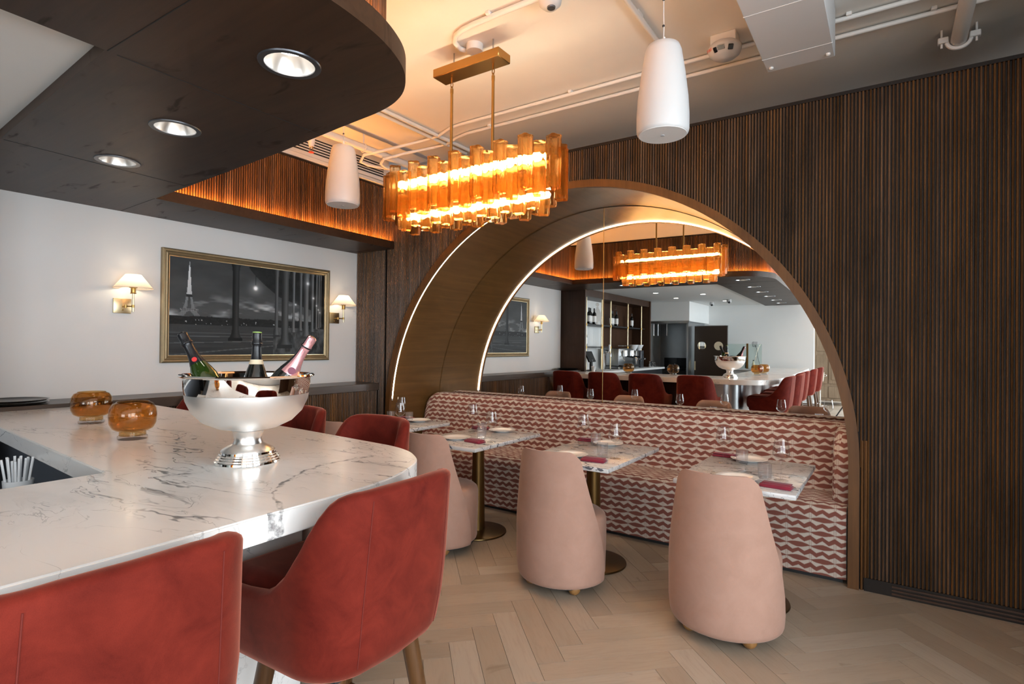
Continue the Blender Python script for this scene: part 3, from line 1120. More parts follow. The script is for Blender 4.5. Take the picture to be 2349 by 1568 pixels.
# ---- amber vases
vproto = thing('amber_vase', 'x', 'vase', (0, 0, 0), 0, 'amber glass vases on the bar')
vo = [(.046, .036), (.060, .038), (.076, .048), (.0865, .070), (.0890, .102), (.0865, .132), (.074, .153), (.060, .160)]
vi = [(.058, .159), (.072, .151), (.0835, .131), (.086, .102), (.0835, .071), (.073, .051), (.058, .042), (.0, .040)]
obj('globe', MB().lathe(vo, 48, cap0=False, cap1=False), 'amber_glass', vproto)
obj('inner_wall', MB().lathe(vi, 48, cap0=False, cap1=False), 'amber_glass', vproto)
obj('rim', MB().lathe([(.060, .160), (.0605, .162), (.058, .1615), (.058, .159)], 48, cap0=False, cap1=False), 'amber_glass', vproto)
obj('collar', MB().lathe([(.050, .017), (.049, .034)], 40), 'amber_glass', vproto)
obj('clear_base', MB().lathe([(.053, 0), (.056, .004), (.056, .014), (.051, .0175)], 40), 'base_glass', vproto)
used = []
for lab, x, y in (('amber glass globe vase nearer the silver bowl', -2.712, 1.085), ('amber glass globe vase farther along the counter by the white wall', -3.395, 1.168), ('amber glass globe vase on the near counter arm, first behind the bowl in the mirror', -1.72, .02), ('amber glass globe vase on the near counter arm, second behind the bowl in the mirror', -1.70, -.42)):
    place(vproto, used, '', lab, (x, y, ZB))


# ================================================================== STOOLS
def stool_proto():
    t = thing('bar_stool', 'x', 'bar stool', (0, 0, 0), 0, 'red velvet bar stools around the bar')
    # plan path (front = +y), from right wing round the back to the left wing
    a, yr, rc, yf = .258, -.265, .15, .235
    path = []
    for q in np.linspace(yf, yr + rc, 9)[:-1]:
        path.append((a, q))
    for th in np.linspace(0, PI / 2, 11):
        path.append((a - rc + rc * math.cos(th), yr + rc - rc * math.sin(th)))
    path.append((0.0, yr - .010))
    path = path + [(-x, y) for x, y in path[::-1][1:]]
    # arclength parameter measured from the back centre
    P = [Vector(p) for p in path]
    s = [0]
    for i in range(1, len(P)):
        s.append(s[-1] + (P[i] - P[i - 1]).length)
    half = s[-1] / 2
    s = [abs(v - half) for v in s]

    def top(sv):
        # back top, rounded shoulder, sweep down to the arm
        xs = [0, .12, .215, .255, .285, .32, .36, .41, .47, .55, .72]
        zs = [1.088, 1.086, 1.080, 1.068, 1.045, .985, .905, .838, .802, .790, .782]
        return float(np.interp(sv, xs, zs))

    def sh(p, z, off):
        # z dependent scale: tucked in at the bottom, leaning back at the top
        k = np.interp(z, [.585, .60, .63, .70, .80, 1.07], [.80, .90, .955, .985, 1.0, 1.0])
        lean = np.interp(z, [.6, .75, 1.07], [.012, 0, -.030])
        x, y = p[0] * k, p[1] * k + lean * (1 if p[1] < .05 else .3)
        tp = np.interp(z, [.80, 1.09], [1.0, .95])
        x *= tp
        return Vector((x, y))
    cols = []
    TH = .050
    for i, p in enumerate(P):
        tg = (P[min(i + 1, len(P) - 1)] - P[max(i - 1, 0)]).normalized()
        nin = Vector((tg.y, -tg.x))
        if nin.dot(Vector((0, .02)) - p) < 0:
            nin = -nin
        zt = top(s[i])
        col_ = []
        zs_o = [.585, .592, .605, .63] + list(np.linspace(.66, zt - .018, 9))
        for z in zs_o:
            q = sh(p, z, 0)
            col_.append((q.x, q.y, z))
        q = sh(p, zt, 0)
        for k in range(1, 6):
            th = PI * k / 6
            d = (1 - math.cos(th)) / 2 * TH
            z = zt - .018 + .018 * math.sin(th)
            col_.append((q.x + nin.x * d, q.y + nin.y * d, z))
        zi = [zt - .018, zt - .04] + list(np.linspace(zt - .06, .70, 6))
        for z in zi:
            q2 = sh(p, max(z, .70), 0)
            col_.append((q2.x + nin.x * TH, q2.y + nin.y * TH, z))
        cols.append(col_)
    mb = MB()
    mb.grid(cols)
    nn = len(cols[0])
    mb.f.append(tuple(range(nn)))
    mb.f.append(tuple(range((len(cols) - 1) * nn, len(cols) * nn))[::-1])
    mb.f.append(tuple(i * nn for i in range(len(cols))))
    obj('back_shell', mb, 'red_velvet', t, True, 60)
    for sx in (-1, 1):
        pts = []
        pj_ = min(P, key=lambda p: abs(p.x - sx * .165) + (5 if p.y > -.08 else 0))
        for z in np.linspace(.63, 1.060, 12):
            q = sh(pj_, z, 0)
            nrm = Vector((q.x - sx * .10, q.y + .115)).normalized()
            pts.append((q.x + nrm.x * .0008, q.y + nrm.y * .0008, z))
        obj('seam', MB().tube(pts, .0013, 6), 'seam_red', t)
    obj('seat_cushion', MB().rbox(-.206, .206, -.205, .275, .63, .805, .05, 4), 'red_velvet', t, True, 60)
    obj('seat_base', MB().rbox(-.17, .17, -.18, .17, .575, .63, .012, 2), 'matte_black', t)
    legs = {}
    for sx in (-1, 1):
        for sy in (-1, 1):
            p0, p1 = Vector((sx * .135, sy * .135 - .01, .60)), Vector((sx * .215, sy * .215 - .01, 0))
            legs[(sx, sy)] = (p0, p1)
            obj('leg', MB().tube([p0, p0.lerp(p1, .5), p1], [.027, .024, .017], 12), 'leg_wood', t)
    lv = lambda c, z: legs[c][0].lerp(legs[c][1], (.60 - z) / .60)
    for c0, c1, z in (((-1, 1), (1, 1), .27), ((-1, -1), (1, -1), .33), ((-1, -1), (-1, 1), .30), ((1, -1), (1, 1), .30)):
        obj('stretcher', MB().tube([lv(c0, z), lv(c1, z)], .0115, 10), 'leg_wood', t)
    obj('footrest_plate', MB().tube([lv((-1, 1), .285), lv((1, 1), .285)], .008, 8), 'antique_brass', t)
    return t


sp_ = stool_proto()
used = []
for lab, x, y, rz in (
        ('red velvet bar stool in the near left corner, cut by the picture edge', -1.315, .415, PI / 2 + .02),
        ('red velvet bar stool with wood legs beside the rounded counter corner, seen from behind', -1.350, 1.095, PI / 2 + .04),
        ('red velvet bar stool on the aisle side of the bar, third from the rounded corner', -1.385, -.30, PI / 2),
        ('red velvet bar stool on the aisle side of the bar, fourth from the rounded corner', -1.39, -1.0, PI / 2),
        ('red velvet bar stool on the aisle side of the bar, fifth from the rounded corner', -1.40, -2.35, PI / 2),
        ('red velvet bar stool on the aisle side of the bar, farthest from the rounded corner', -1.405, -3.55, PI / 2),
        ('red velvet bar stool facing the mirror side of the counter, nearest the rounded corner', -2.15, 1.74, PI),
        ('red velvet bar stool facing the mirror side of the counter, second from the rounded corner', -2.83, 1.77, PI),
        ('red velvet bar stool facing the mirror side of the counter, third from the rounded corner', -3.45, 1.80, PI),
        ('red velvet bar stool facing the mirror side of the counter, by the wall ledge', -4.03, 1.83, PI)):
    place(sp_, used, '', lab, (x, y, 0), rz)


# ================================================================== DINING
def chair_proto():
    t = thing('barrel_chair', 'x', 'chair', (0, 0, 0), 0, 'pink barrel chairs at the banquette tables')
    R = .262
    obj('seat_drum', MB().lathe([(.235, .060), (.252, .068), (.257, .085), (.262, .30), (.262, .395), (.255, .425), (.235, .442), (.19, .450), (.0, .452)], 56, cap0=True, cap1=False), 'pink_velvet', t, True, 60)
    # back shell: rear at -y ; half angle shrinks with height
    zs = [.058, .066, .085, .15, .25, .35, .44, .53, .61, .68, .735, .775, .805, .826, .838, .843]
    Th = [np.interp(z, [.05, .25, .44, .60, .72, .78], [88, 81, 69, 60, 54, 50]) for z in zs]
    # rounded upper corners
    for i, z in enumerate(zs):
        if z > .735:
            k = (z - .735) / (.845 - .735)
            Th[i] = 53 - 22 * (1 - math.sqrt(max(0, 1 - k * k)))
    Ro = [np.interp(z, [.05, .07, .12, .40, .84], [.262, .280, .290, .294, .258]) for z in zs]
    TH = [np.interp(z, [.05, .45, .80, .845], [.035, .045, .042, .012]) for z in zs]
    nc = 37
    lean = lambda z: np.interp(z, [.4, .85], [0, -.022])
    outer, inn = [], []
    for z, th, ro, tk in zip(zs, Th, Ro, TH):
        ro_row, ri_row = [], []
        for j in range(nc):
            u = -1 + 2 * j / (nc - 1)
            a = math.radians(u * th)
            e = 1 - abs(u) ** 14 * .45          # soften the leading edge
            ro_row.append((math.sin(a) * ro * (1 - .012 * abs(u) ** 10), -math.cos(a) * ro + lean(z), z))
            rin = ro - tk * max(.35, e)
            ri_row.append((math.sin(a) * rin, -math.cos(a) * rin + lean(z), z))
        outer.append(ro_row)
        inn.append(ri_row)
    rows = []
    mb = MB()
    mb.grid(outer)
    mb.grid([r for r in inn])
    n0 = len(outer) * nc
    m_ = len(outer)
    for j in range(m_ - 1):
        mb.f.append((j * nc, (j + 1) * nc, n0 + (j + 1) * nc, n0 + j * nc))
        a = j * nc + nc - 1
        mb.f.append((a, a + nc, n0 + a + nc, n0 + a))
    for i in range(nc - 1):
        mb.f.append((i, i + 1, n0 + i + 1, n0 + i))
        a = (m_ - 1) * nc + i
        mb.f.append((a, a + 1, n0 + a + 1, n0 + a))
    obj('back_shell', mb, 'pink_velvet', t, True, 75)
    obj('under_base', MB().lathe([(.20, .035), (.235, .040), (.238, .062)], 40), 'matte_black', t)
    for q in (45, 135, 225, 315):
        a = math.radians(q)
        obj('ball_foot', MB().ball((.205 * math.cos(a), .205 * math.sin(a), .037), .037), 'foot_wood', t)
    return t


def table_proto():
    t = thing('bistro_table', 'x', 'table', (0, 0, 0), 0, 'marble tables along the banquette')
    obj('table_top', MB().rbox(-.302, .302, -.435, .435, .712, .740, .006, 2), 'table_marble', t)
    obj('column', MB().lathe([(.056, .024), (.054, .10), (.044, .70), (.046, .712)], 32), 'column_brass', t)
    obj('top_plate', MB().box(-.15, .15, -.2, .2, .704, .712), 'matte_black', t, False)
    obj('base_disc', MB().lathe([(.222, 0), (.225, .004), (.222, .012), (.20, .017), (.06, .024), (.0, .024)], 48, cap1=False), 'base_brass', t)
    return t


ORD = ['leftmost', 'second from left', 'third from left', 'rightmost']
TBL = [(-3.64, 3.50), (-2.655, 3.475), (-1.65, 3.44), (-.672, 3.455)]
CHR = [(-3.69, 3.09, .02), (-2.685, 3.085, .03), (-1.668, 3.060, .04), (-.695, 3.045, -.02)]
tp_, cp_ = table_proto(), chair_proto()
ut, uc = [], []
for i in range(4):
    place(tp_, ut, '', 'marble topped bistro table on brass pedestal, %s of the four' % ORD[i], (*TBL[i], 0))
    place(cp_, uc, '', 'dusty pink barrel chair on ball feet at the %s banquette table' % ORD[i], (CHR[i][0], CHR[i][1], 0), CHR[i][2])

# table settings
pl_ = thing('dinner_plate', 'x', 'plate', (0, 0, 0), 0, 'white plates on the bistro tables')
obj('plate_body', MB().lathe([(.055, .002), (.060, 0), (.066, .004), (.085, .010), (.108, .0155), (.1095, .017), (.107, .0178), (.083, .012), (.068, .007), (.0, .0055)], 44), 'porcelain', pl_)
gl_ = thing('wine_glass', 'x', 'wine glass', (0, 0, 0), 0, 'wine glasses on the bistro tables')
obj('bowl', MB().lathe([(.004, .104), (.014, .108), (.030, .120), (.0425, .136), (.0435, .146), (.041, .170), (.036, .200), (.0322, .225), (.0312, .225), (.0350, .200), (.040, .170), (.0425, .146), (.0415, .137), (.029, .1215), (.013, .110), (.0, .107)], 32, cap0=False, cap1=False), 'clear_glass', gl_)
obj('stem', MB().lathe([(.0055, .006), (.0032, .02), (.0030, .07), (.0038, .098), (.005, .105)], 12), 'clear_glass', gl_)
obj('foot', MB().lathe([(.036, 0), (.0365, .0012), (.030, .0025), (.010, .0048), (.004, .010)], 32), 'clear_glass', gl_)
tu_ = thing('water_tumbler', 'x', 'tumbler', (0, 0, 0), 0, 'water tumblers on the bistro tables')
obj('glass_wall', MB().lathe([(.031, 0), (.034, .003), (.0365, .083), (.0352, .083), (.0325, .010), (.0, .009)], 32), 'tumbler_glass', tu_)
obj('lip', MB().lathe([(.0365, .083), (.0368, .0845), (.0350, .0845), (.0352, .083)], 32, cap0=False, cap1=False), 'base_glass', tu_)
nk_ = thing('folded_napkin', 'x', 'napkin', (0, 0, 0), 0, 'burgundy napkins on the bistro tables')
mb = MB()
pr = [(-.036, .0), (.036, .0), (.040, .004), (.040, .010), (.036, .013), (.010, .017), (-.020, .019), (-.036, .017), (-.041, .010), (-.040, .003)]
rows = []
for xx in (-.074, -.070, -.04, 0, .04, .070, .074):
    e = .92 if abs(xx) > .072 else 1.0
    rows.append([(xx, y * e * (1 + .04 * math.sin(xx * 30)), z * e * (1 + .06 * math.sin(xx * 45 + 1))) for y, z in pr])
mb.grid([r + [r[0]] for r in rows])
mb.f.append(tuple(range(len(pr) + 1))[::-1])
nkn = len(pr) + 1
mb.f.append(tuple(range((len(rows) - 1) * nkn, len(rows) * nkn)))
obj('cloth', mb, 'napkin', nk_, True, 70)
obj('top_fold', MB().rbox(-.068, .070, -.018, .034, .016, .0225, .003, 2), 'napkin', nk_, True, 60)
obj('fork_tip', MB().box(.066, .088, .004, .014, .010, .0125), 'silver', nk_, False)
ZT = .74
SET_ = {0: dict(pB=(-3.62, 3.83), nB=(-3.83, 3.87), gB=(-3.745, 3.72), uB=(-3.705, 3.78), uF=(-3.885, 3.72), pF=(-3.64, 3.25), nF=(-3.46, 3.17), gF=(-3.40, 3.36)),
        1: dict(pF=(-2.72, 3.28), pB=(-2.66, 3.80), nF=(-2.515, 3.245), nB=(-2.88, 3.79), gB=(-2.845, 3.64), gF=(-2.43, 3.335), uB=(-2.745, 3.64), uF=(-2.57, 3.40)),
        2: dict(pF=(-1.705, 3.22), pB=(-1.69, 3.77), nF=(-1.515, 3.16), nB=(-1.885, 3.81), gB=(-1.82, 3.62), gF=(-1.44, 3.315), uB=(-1.75, 3.68), uF=(-1.545, 3.35)),
        3: dict(pF=(-.68, 3.20), pB=(-.73, 3.77), nF=(-.475, 3.135), nB=(-.885, 3.82), gB=(-.85, 3.61), gF=(-.48, 3.32), uB=(-.75, 3.66), uF=(-.56, 3.31))}
ups, ugl, utu, una = [], [], [], []
SIDE = {'F': 'chair side', 'B': 'banquette side'}
for i in range(4):
    tx, ty = TBL[i]
    for key, (x, y) in SET_[i].items():
        # keep every piece on its table
        mgn = {'p': .112, 'n': .045, 'g': .038, 'u': .038}[key[0]]
        y = min(max(y, ty - .433 + mgn), ty + .433 - mgn)
        mx_ = {'p': .112, 'n': .08, 'g': .038, 'u': .038}[key[0]]
        x = min(max(x, tx - .30 + mx_), tx + .30 - mx_)
        wh = '%s of the %s banquette table' % (SIDE[key[1]], ORD[i])
        if key[0] == 'p':
            place(pl_, ups, '', 'white dinner plate on the ' + wh, (x, y, ZT))
        elif key[0] == 'g':
            place(gl_, ugl, '', 'stemmed wine glass on the ' + wh, (x, y, ZT))
        elif key[0] == 'u':
            place(tu_, utu, '', 'clear water tumbler on the ' + wh, (x, y, ZT))
        else:
            place(nk_, una, '', 'folded burgundy napkin on the ' + wh, (x, y, ZT), (.05, -.1, .12, -.08)[i] + (PI if key[1] == 'B' else 0))

# ---- banquette
bq = thing('banquette', 'long upholstered banquette in rust and cream patterned fabric', 'banquette', (0, 0, 0))
bx0, bx1 = -4.172, -.212


def profile_sweep(prof, x0, x1, nx):
    """extrude a closed (y,z) profile along x with uv = (x, arclength)"""
    mb = MB()
    xs = np.linspace(x0, x1, nx)
    P = prof + [prof[0]]
    rows = [[(x, y, z) for y, z in P] for x in xs]
    mb.grid(rows)
    n = len(P)
    mb.f.append(tuple(range(n - 1)))
    mb.f.append(tuple(range((nx - 1) * n, nx * n - 1))[::-1])
    me = mb.mesh('seat', 'ikat_fabric', True, 50)
    s = [0]
    for a, b in zip(P[:-1], P[1:]):
        s.append(s[-1] + math.hypot(b[0] - a[0], b[1] - a[1]))
    Lr = me.uv_layers.new(name='UVMap')
    for p in me.polygons:
        big = len(p.vertices) > 4
        for li in p.loop_indices:
            vi = me.loops[li].vertex_index
            co = me.vertices[vi].co
            Lr.data[li].uv = (co.y, co.z) if big else (co.x, s[vi % n])
    return me


seat = [(4.020, .028), (4.012, .10), (4.000, .30), (3.994, .40), (3.998, .432), (4.012, .458), (4.04, .474), (4.12, .482), (4.30, .480), (4.47, .468), (4.47, .028)]
link('seat', profile_sweep(seat, bx0, bx1, 12), bq)
back = [(4.44, .44), (4.452, .50), (4.475, .70), (4.492, .86), (4.503, .905), (4.525, .930), (4.56, .942), (4.62, .942), (4.65, .930), (4.66, .90), (4.66, .44)]
# back with rounded upper left corner
mb = MB()
nP = len(back)
xs = list(np.linspace(bx0, bx0 + .16, 9)) + list(np.linspace(bx0 + .4, bx1, 10))
rows = []
for x in xs:
    d = max(0, 1 - (x - bx0) / .16)
    drop = .16 * (1 - math.sqrt(max(0, 1 - d * d)))
    rows.append([(x, y, z - drop * max(0, min(1, (z - .44) / .46))) for y, z in back + [back[0]]])
mb.grid(rows)
mb.f.append(tuple(range(nP)))
mb.f.append(tuple(range((len(xs) - 1) * (nP + 1), len(xs) * (nP + 1) - 1))[::-1])
me = mb.mesh('backrest', 'ikat_fabric', True, 50)
s_ = [0]
bk = back + [back[0]]
for a, b in zip(bk[:-1], bk[1:]):
    s_.append(s_[-1] + math.hypot(b[0] - a[0], b[1] - a[1]))
Lr = me.uv_layers.new(name='UVMap')
for p in me.polygons:
    for li in p.loop_indices:
        vi = me.loops[li].vertex_index
        co = me.vertices[vi].co
        Lr.data[li].uv = (co.x + .03, s_[vi % (nP + 1)] + .03) if len(p.vertices) < 5 else (co.y, co.z)
link('backrest', me, bq)
# right arm wrapping the end
mb = MB()
rows = []
for z, xi, yf in ((.44, -.300, 4.10), (.50, -.300, 4.10), (.70, -.302, 4.14), (.84, -.302, 4.20), (.90, -.296, 4.26), (.93, -.280, 4.32), (.94, -.25, 4.36)):
    pts = [(xi, 4.55, z), (xi, 4.40, z), (xi, yf + .06, z)] + [(xi + .045 - .045 * math.cos(q), yf + .06 - .06 * math.sin(q), z) for q in (.4, .8, 1.2, 1.57)] + [(-.206, yf + .005, z), (-.206, 4.55, z)]
    rows.append(pts)
mb.grid(rows)
mb.f.append(tuple(range((len(rows) - 1) * len(rows[0]), len(rows) * len(rows[0]))))
obj('end_arm', mb, 'ikat_fabric', bq, True, 60, True)
obj('kick_base', MB().box(bx0 + .02, bx1 - .02, 4.045, 4.65, 0, .05), 'shadow_black', bq, False)
obj('back_support', MB().box(bx0 + .02, bx1 - .02, 4.655, YM - .006, 0, .78), 'backing_wood', bq, False)
obj('piping', MB().tube([(bx0 + .16, 4.662, .935), (bx1 - .02, 4.662, .935)], .004, 6), 'ikat_fabric', bq, True, 38, True)

# ================================================================== LEFT WALL
# ---- framed print
FY0, FY1, FZ0, FZ1 = 2.062, 3.632, 1.288, 2.190
pic = thing('framed_picture', 'gold framed black and white picture of a lit iron tower and bridge columns at night', 'picture', (XL, (FY0 + FY1) / 2, (FZ0 + FZ1) / 2))
hw2, hh2, fwid = (FY1 - FY0) / 2, (FZ1 - FZ0) / 2, .058
prof = [(0, .004), (0, .030), (.010, .038), (.022, .036), (.030, .028), (.040, .030), (.050, .022), (.058, .020), (.058, .004)]
for nm_, sgn in (('top', 1), ('bottom', -1)):
    mb = MB()
    rows = []
    for e in (-1, 1):
        rows.append([(d, e * (hw2 - u), sgn * (hh2 - u)) for u, d in prof])
    mb.grid([r + [r[0]] for r in rows])
    obj('frame_rail', mb, 'frame_gold', pic, True, 30)
for sgn in (-1, 1):
    mb = MB()
    rows = []
    for e in (-1, 1):
        rows.append([(d, sgn * (hw2 - u), e * (hh2 - u)) for u, d in prof])
    mb.grid([r + [r[0]] for r in rows])
    obj('frame_stile', mb, 'frame_gold', pic, True, 30)
il = .0065
for a in (MB().box(.016, .021, -hw2 + fwid - il, hw2 - fwid + il, hh2 - fwid - .001, hh2 - fwid + il), MB().box(.016, .021, -hw2 + fwid - il, hw2 - fwid + il, -hh2 + fwid - il, -hh2 + fwid + .001),
          MB().box(.016, .021, -hw2 + fwid - il, -hw2 + fwid + .001, -hh2 + fwid, hh2 - fwid), MB().box(.016, .021, hw2 - fwid - .001, hw2 - fwid + il, -hh2 + fwid, hh2 - fwid)):
    obj('inner_fillet', a, 'frame_inner', pic, False)
NX_, NY_ = 340, 184
gx, gy = np.meshgrid((np.arange(NX_ + 1)) / NX_, (np.arange(NY_ + 1)) / NY_)      # gy: 0 top .. 1 bottom


def vnoise(x, y, seed):
    r = np.random.default_rng(seed)
    t = r.random((64, 64))
    xi, yi = np.floor(x).astype(int), np.floor(y).astype(int)
    fx, fy = x - xi, y - yi
    fx, fy = fx * fx * (3 - 2 * fx), fy * fy * (3 - 2 * fy)
    g_ = lambda a, b: t[a % 64, b % 64]
    return (g_(xi, yi) * (1 - fx) + g_(xi + 1, yi) * fx) * (1 - fy) + (g_(xi, yi + 1) * (1 - fx) + g_(xi + 1, yi + 1) * fx) * fy


fb = lambda x, y, s: .5 * vnoise(x, y, s) + .3 * vnoise(x * 2.1, y * 2.1, s + 1) + .2 * vnoise(x * 4.3, y * 4.3, s + 2)
img = .085 + .05 * fb(gx * 6, gy * 8, 3) + .06 * np.clip(gy - .1, 0, 1)
cloud = np.clip(fb(gx * 7 + 3, gy * 13, 9) - .52, 0, 1) * np.exp(-((gy - .52) / .10) ** 2) * 2.2
img += np.where(gx < .8, cloud, cloud * .4)
img += .16 * np.exp(-(((gx - .30) / .035) ** 2 + ((gy - .545) / .025) ** 2))
# tower
ty_ = np.clip((gy - .075) / (.585 - .075), 0, 1)
halfw = .0035 + .012 * ty_ + .010 * ty_ ** 2 + .034 * ty_ ** 7
tow = (np.abs(gx - .105) < halfw) & (gy > .075) & (gy < .590)
tow &= ~((gy > .545) & (np.abs(gx - .105) < .026 * np.sqrt(np.clip((gy - .545) / .045, 0, 1))))
tow &= ~((gy > .40) & (gy < .52) & (np.abs(gx - .105) < .006 + .05 * (gy - .40)))
lat = .5 + .5 * np.sin(gx * 720 + gy * 330) * np.sin(gx * 690 - gy * 350)
img = .78 * img
img = np.where(tow, np.where(gy < .38, .62, .34) * (.55 + .7 * lat) * (1.15 - .5 * ty_), img)
img = np.where(tow & (np.abs(gy - .385) < .012), .05, img)
img = np.where((np.abs(gx - .105) < .048) & (np.abs(gy - .530) < .010), .10 + .22 * (lat > .6), img)
img = np.where((np.abs(gx - .105) < .0018) & (gy > .035) & (gy < .09), .45, img)
# trees, embankment, road
img = np.where((gy > .585 + .02 * fb(gx * 40, gy * 0 + 1, 21)) & (gy < .68), .018 + .03 * fb(gx * 60, gy * 50, 5), img)
spark = (vnoise(gx * 120, gy * 60, 31) > .90) & (gy > .63) & (gy < .70) & (gx < .75)
img = np.where(spark, .42, img)
road = gy >= .68
img = np.where(road, .045 + .05 * fb(gx * 5, gy * 30, 12), img)
img = np.where(road & (gy < .745) & (np.sin(gx * 900) > .2) & (gx < .6), .075, img)
for yy, sl in ((.765, .0), (.80, -.015), (.86, -.05), (.95, -.16)):
    img = np.where(road & (np.abs(gy - yy - sl * (gx - .3)) < .004), .15, img)
# wet pavement on the right
wet = road & (gx > .62)
img = np.where(wet, .05 + .16 * np.clip(fb(gx * 26, gy * 9, 41) - .35, 0, 1) * 1.6, img)
# overhead deck
deck = (gy < .02 + .30 * np.clip((gx - .455) / .2, 0, 1) ** .8 + np.clip(gx - .655, 0, 1) * .55) & (gx > .455)
img = np.where(deck, .020 + .035 * (fb(gx * 20, gy * 14, 51)), img)
img = np.where((gx > .90) & (gy < .62 - (.99 - gx) * .2), .016, img)
# columns
for cx, wd, y1, br, fl in ((.372, .020, .815, .06, 1.0), (.640, .012, .77, .16, .9), (.700, .025, .885, .13, 1.15), (.762, .009, .73, .22, .8), (.815, .009, .71, .20, .7), (.858, .018, .78, .20, .9), (.905, .010, .72, .20, .7), (.938, .007, .69, .20, .6), (.957, .005, .67, .20, .6), (.972, .004, .66, .18, .6)):
    flare = wd * (1 + fl * np.exp((gy - y1) * 26) + .5 * np.exp(-gy * 22))
    ins = (np.abs(gx - cx) < flare) & (gy < y1)
    shade = br * (.35 + .8 * np.clip(1 - np.abs((gx - cx) / (flare + 1e-6) - .35), 0, 1))
    img = np.where(ins, shade, img)
    base = (np.abs(gx - cx) < flare.clip(max=wd * 2.2)) & (gy >= y1) & (gy < y1 + wd * 1.6)
    img = np.where(base, br * .35, img)
# lamps
for lx, ly, s_l, b_l in ((.497, .245, .011, 1.1), (.868, .125, .010, .6), (.913, .30, .007, .55), (.777, .395, .006, .6), (.938, .39, .005, .5), (.953, .44, .004, .5), (.965, .475, .004, .45)):
    rr2 = ((gx - lx) / s_l) ** 2 + ((gy - ly) / (s_l * 1.75)) ** 2
    img = img + b_l * np.exp(-rr2) + .14 * b_l * np.exp(-rr2 / 14)
img = np.where((np.abs(gx - .497) < .002) & (gy > .10) & (gy < .21), .02, img)
img = np.clip(1.15 * img ** 1.28, .004, .95)
vsx = [(.018, -hw2 + fwid + (hw2 - fwid) * 2 * a, hh2 - fwid - (hh2 - fwid) * 2 * b) for b in np.arange(NY_ + 1) / NY_ for a in np.arange(NX_ + 1) / NX_]
fsx = [(j * (NX_ + 1) + i, (j + 1) * (NX_ + 1) + i, (j + 1) * (NX_ + 1) + i + 1, j * (NX_ + 1) + i + 1) for j in range(NY_) for i in range(NX_)]
pme = bpy.data.meshes.new('print')
pme.from_pydata(vsx, [], fsx)
ca = pme.color_attributes.new('print', 'FLOAT_COLOR', 'POINT')
fl_ = img.reshape(-1)
ca.data.foreach_set('color', np.stack([fl_ * .92, fl_ * .99, fl_ * 1.04, np.ones_like(fl_)], 1).reshape(-1))
pme.materials.append(MATS['photo_print'])
link('print', pme, pic)
obj('backing_board', MB().box(.002, .012, -hw2 + .01, hw2 - .01, -hh2 + .01, hh2 - .01), 'matte_black', pic, False)


# ---- sconces
def sconce(label, y):
    t = thing('wall_sconce', label, 'sconce', (XL, y, 1.715), 0, 'brass wall sconces beside the picture')
    obj('back_plate', MB().rbox(0, .016, -.058, .058, -.055, .055, .003, 2), 'pale_brass', t)
    obj('switch', MB().tube([(.014, 0, -.030), (.026, 0, -.030)], .005, 10), 'antique_brass', t)
    obj('arm', MB().tube([(.014, .0, -.005), (.07, .0, -.005), (.115, .03, -.005)], .0055, 10), 'antique_brass', t)
    obj('joint', MB().tube([(.07, 0, -.016), (.07, 0, .006)], .009, 12), 'antique_brass', t)
    obj('stem', MB().tube([(.115, .03, -.045), (.115, .03, .105)], .0072, 12), 'pale_brass', t)
    obj('collar', MB().tube([(.115, .03, -.014), (.115, .03, .006)], .010, 12), 'antique_brass', t)
    obj('socket', MB().lathe([(.019, .088), (.020, .092), (.0165, .096), (.0165, .128), (.026, .131), (.026, .136)], 20, (.115, .03, 0)), 'antique_brass', t)
    shp = obj('shade', MB().lathe([(.125, .128), (.050, .228)], 40, (.115, .03, 0), cap0=False, cap1=False), 'shade_fabric', t)
    obj('shade_rim', MB().lathe([(.1255, .126), (.127, .128), (.1245, .131), (.1235, .128), (.1255, .126)], 40, (.115, .03, 0), cap0=False, cap1=False), 'shade_fabric', shp)
    obj('bulb', MB().ball((.115, .03, .168), .022, 12, 8, (1, 1, 1.25)), 'sconce_bulb', t)
    return t


sconce('brass swing-arm wall sconce with white cone shade left of the picture', 1.800)
sconce('brass swing-arm wall sconce with white cone shade right of the picture', 3.705)

# ================================================================== CEILING FIXTURES
# ---- chandelier
CX, CY = -2.235, 2.79
ch = thing('chandelier', 'long amber glass tube chandelier hanging over the tables', 'chandelier', (CX, CY, 0))
obj('canopy', MB().rbox(-.26, .27, -.065, .065, 3.205, 3.262, .004, 1), 'brass', ch)
for x in (-.15, .185):
    obj('hanger_hook', MB().tube([(x, 0, 3.205), (x, 0, 3.172)], .006, 8), 'antique_brass', ch)
    for k in range(2):
        pts = [(x + (.009 * math.cos(q) if k == 0 else 0), (.009 * math.cos(q) if k else 0), 3.155 - k * .026 + .017 * math.sin(q)) for q in np.linspace(0, 2 * PI, 13)]
        obj('chain_link', MB().tube(pts, .0028, 6, False), 'antique_brass', ch)
    obj('rod', MB().tube([(x, 0, 3.112), (x, 0, 2.52)], .0095, 12), 'antique_brass', ch)
    obj('rod_cap', MB().tube([(x, 0, 3.128), (x, 0, 3.100)], .011, 10), 'antique_brass', ch)
obj('box_screw', MB().tube([(-.16, .03, 3.262), (-.16, .03, ZC)], .005, 6), 'steel', ch)
obj('box_screw', MB().tube([(.16, .03, 3.262), (.16, .03, ZC)], .005, 6), 'steel', ch)
lob = lambda a: 1 + .17 * math.cos(4 * a)
mt_u = MB().lathe([(.036, 0), (.0385, .012), (.038, .10), (.0375, .28), (.039, .300), (.037, .302)], 32, mod=lob).mesh('glass_tube', 'chandelier_glass', True, 50)
mt_l = MB().lathe([(.034, 0), (.0365, .012), (.036, .09), (.0355, .215), (.037, .230), (.035, .232)], 32, mod=lob).mesh('glass_tube', 'chandelier_glass', True, 50)


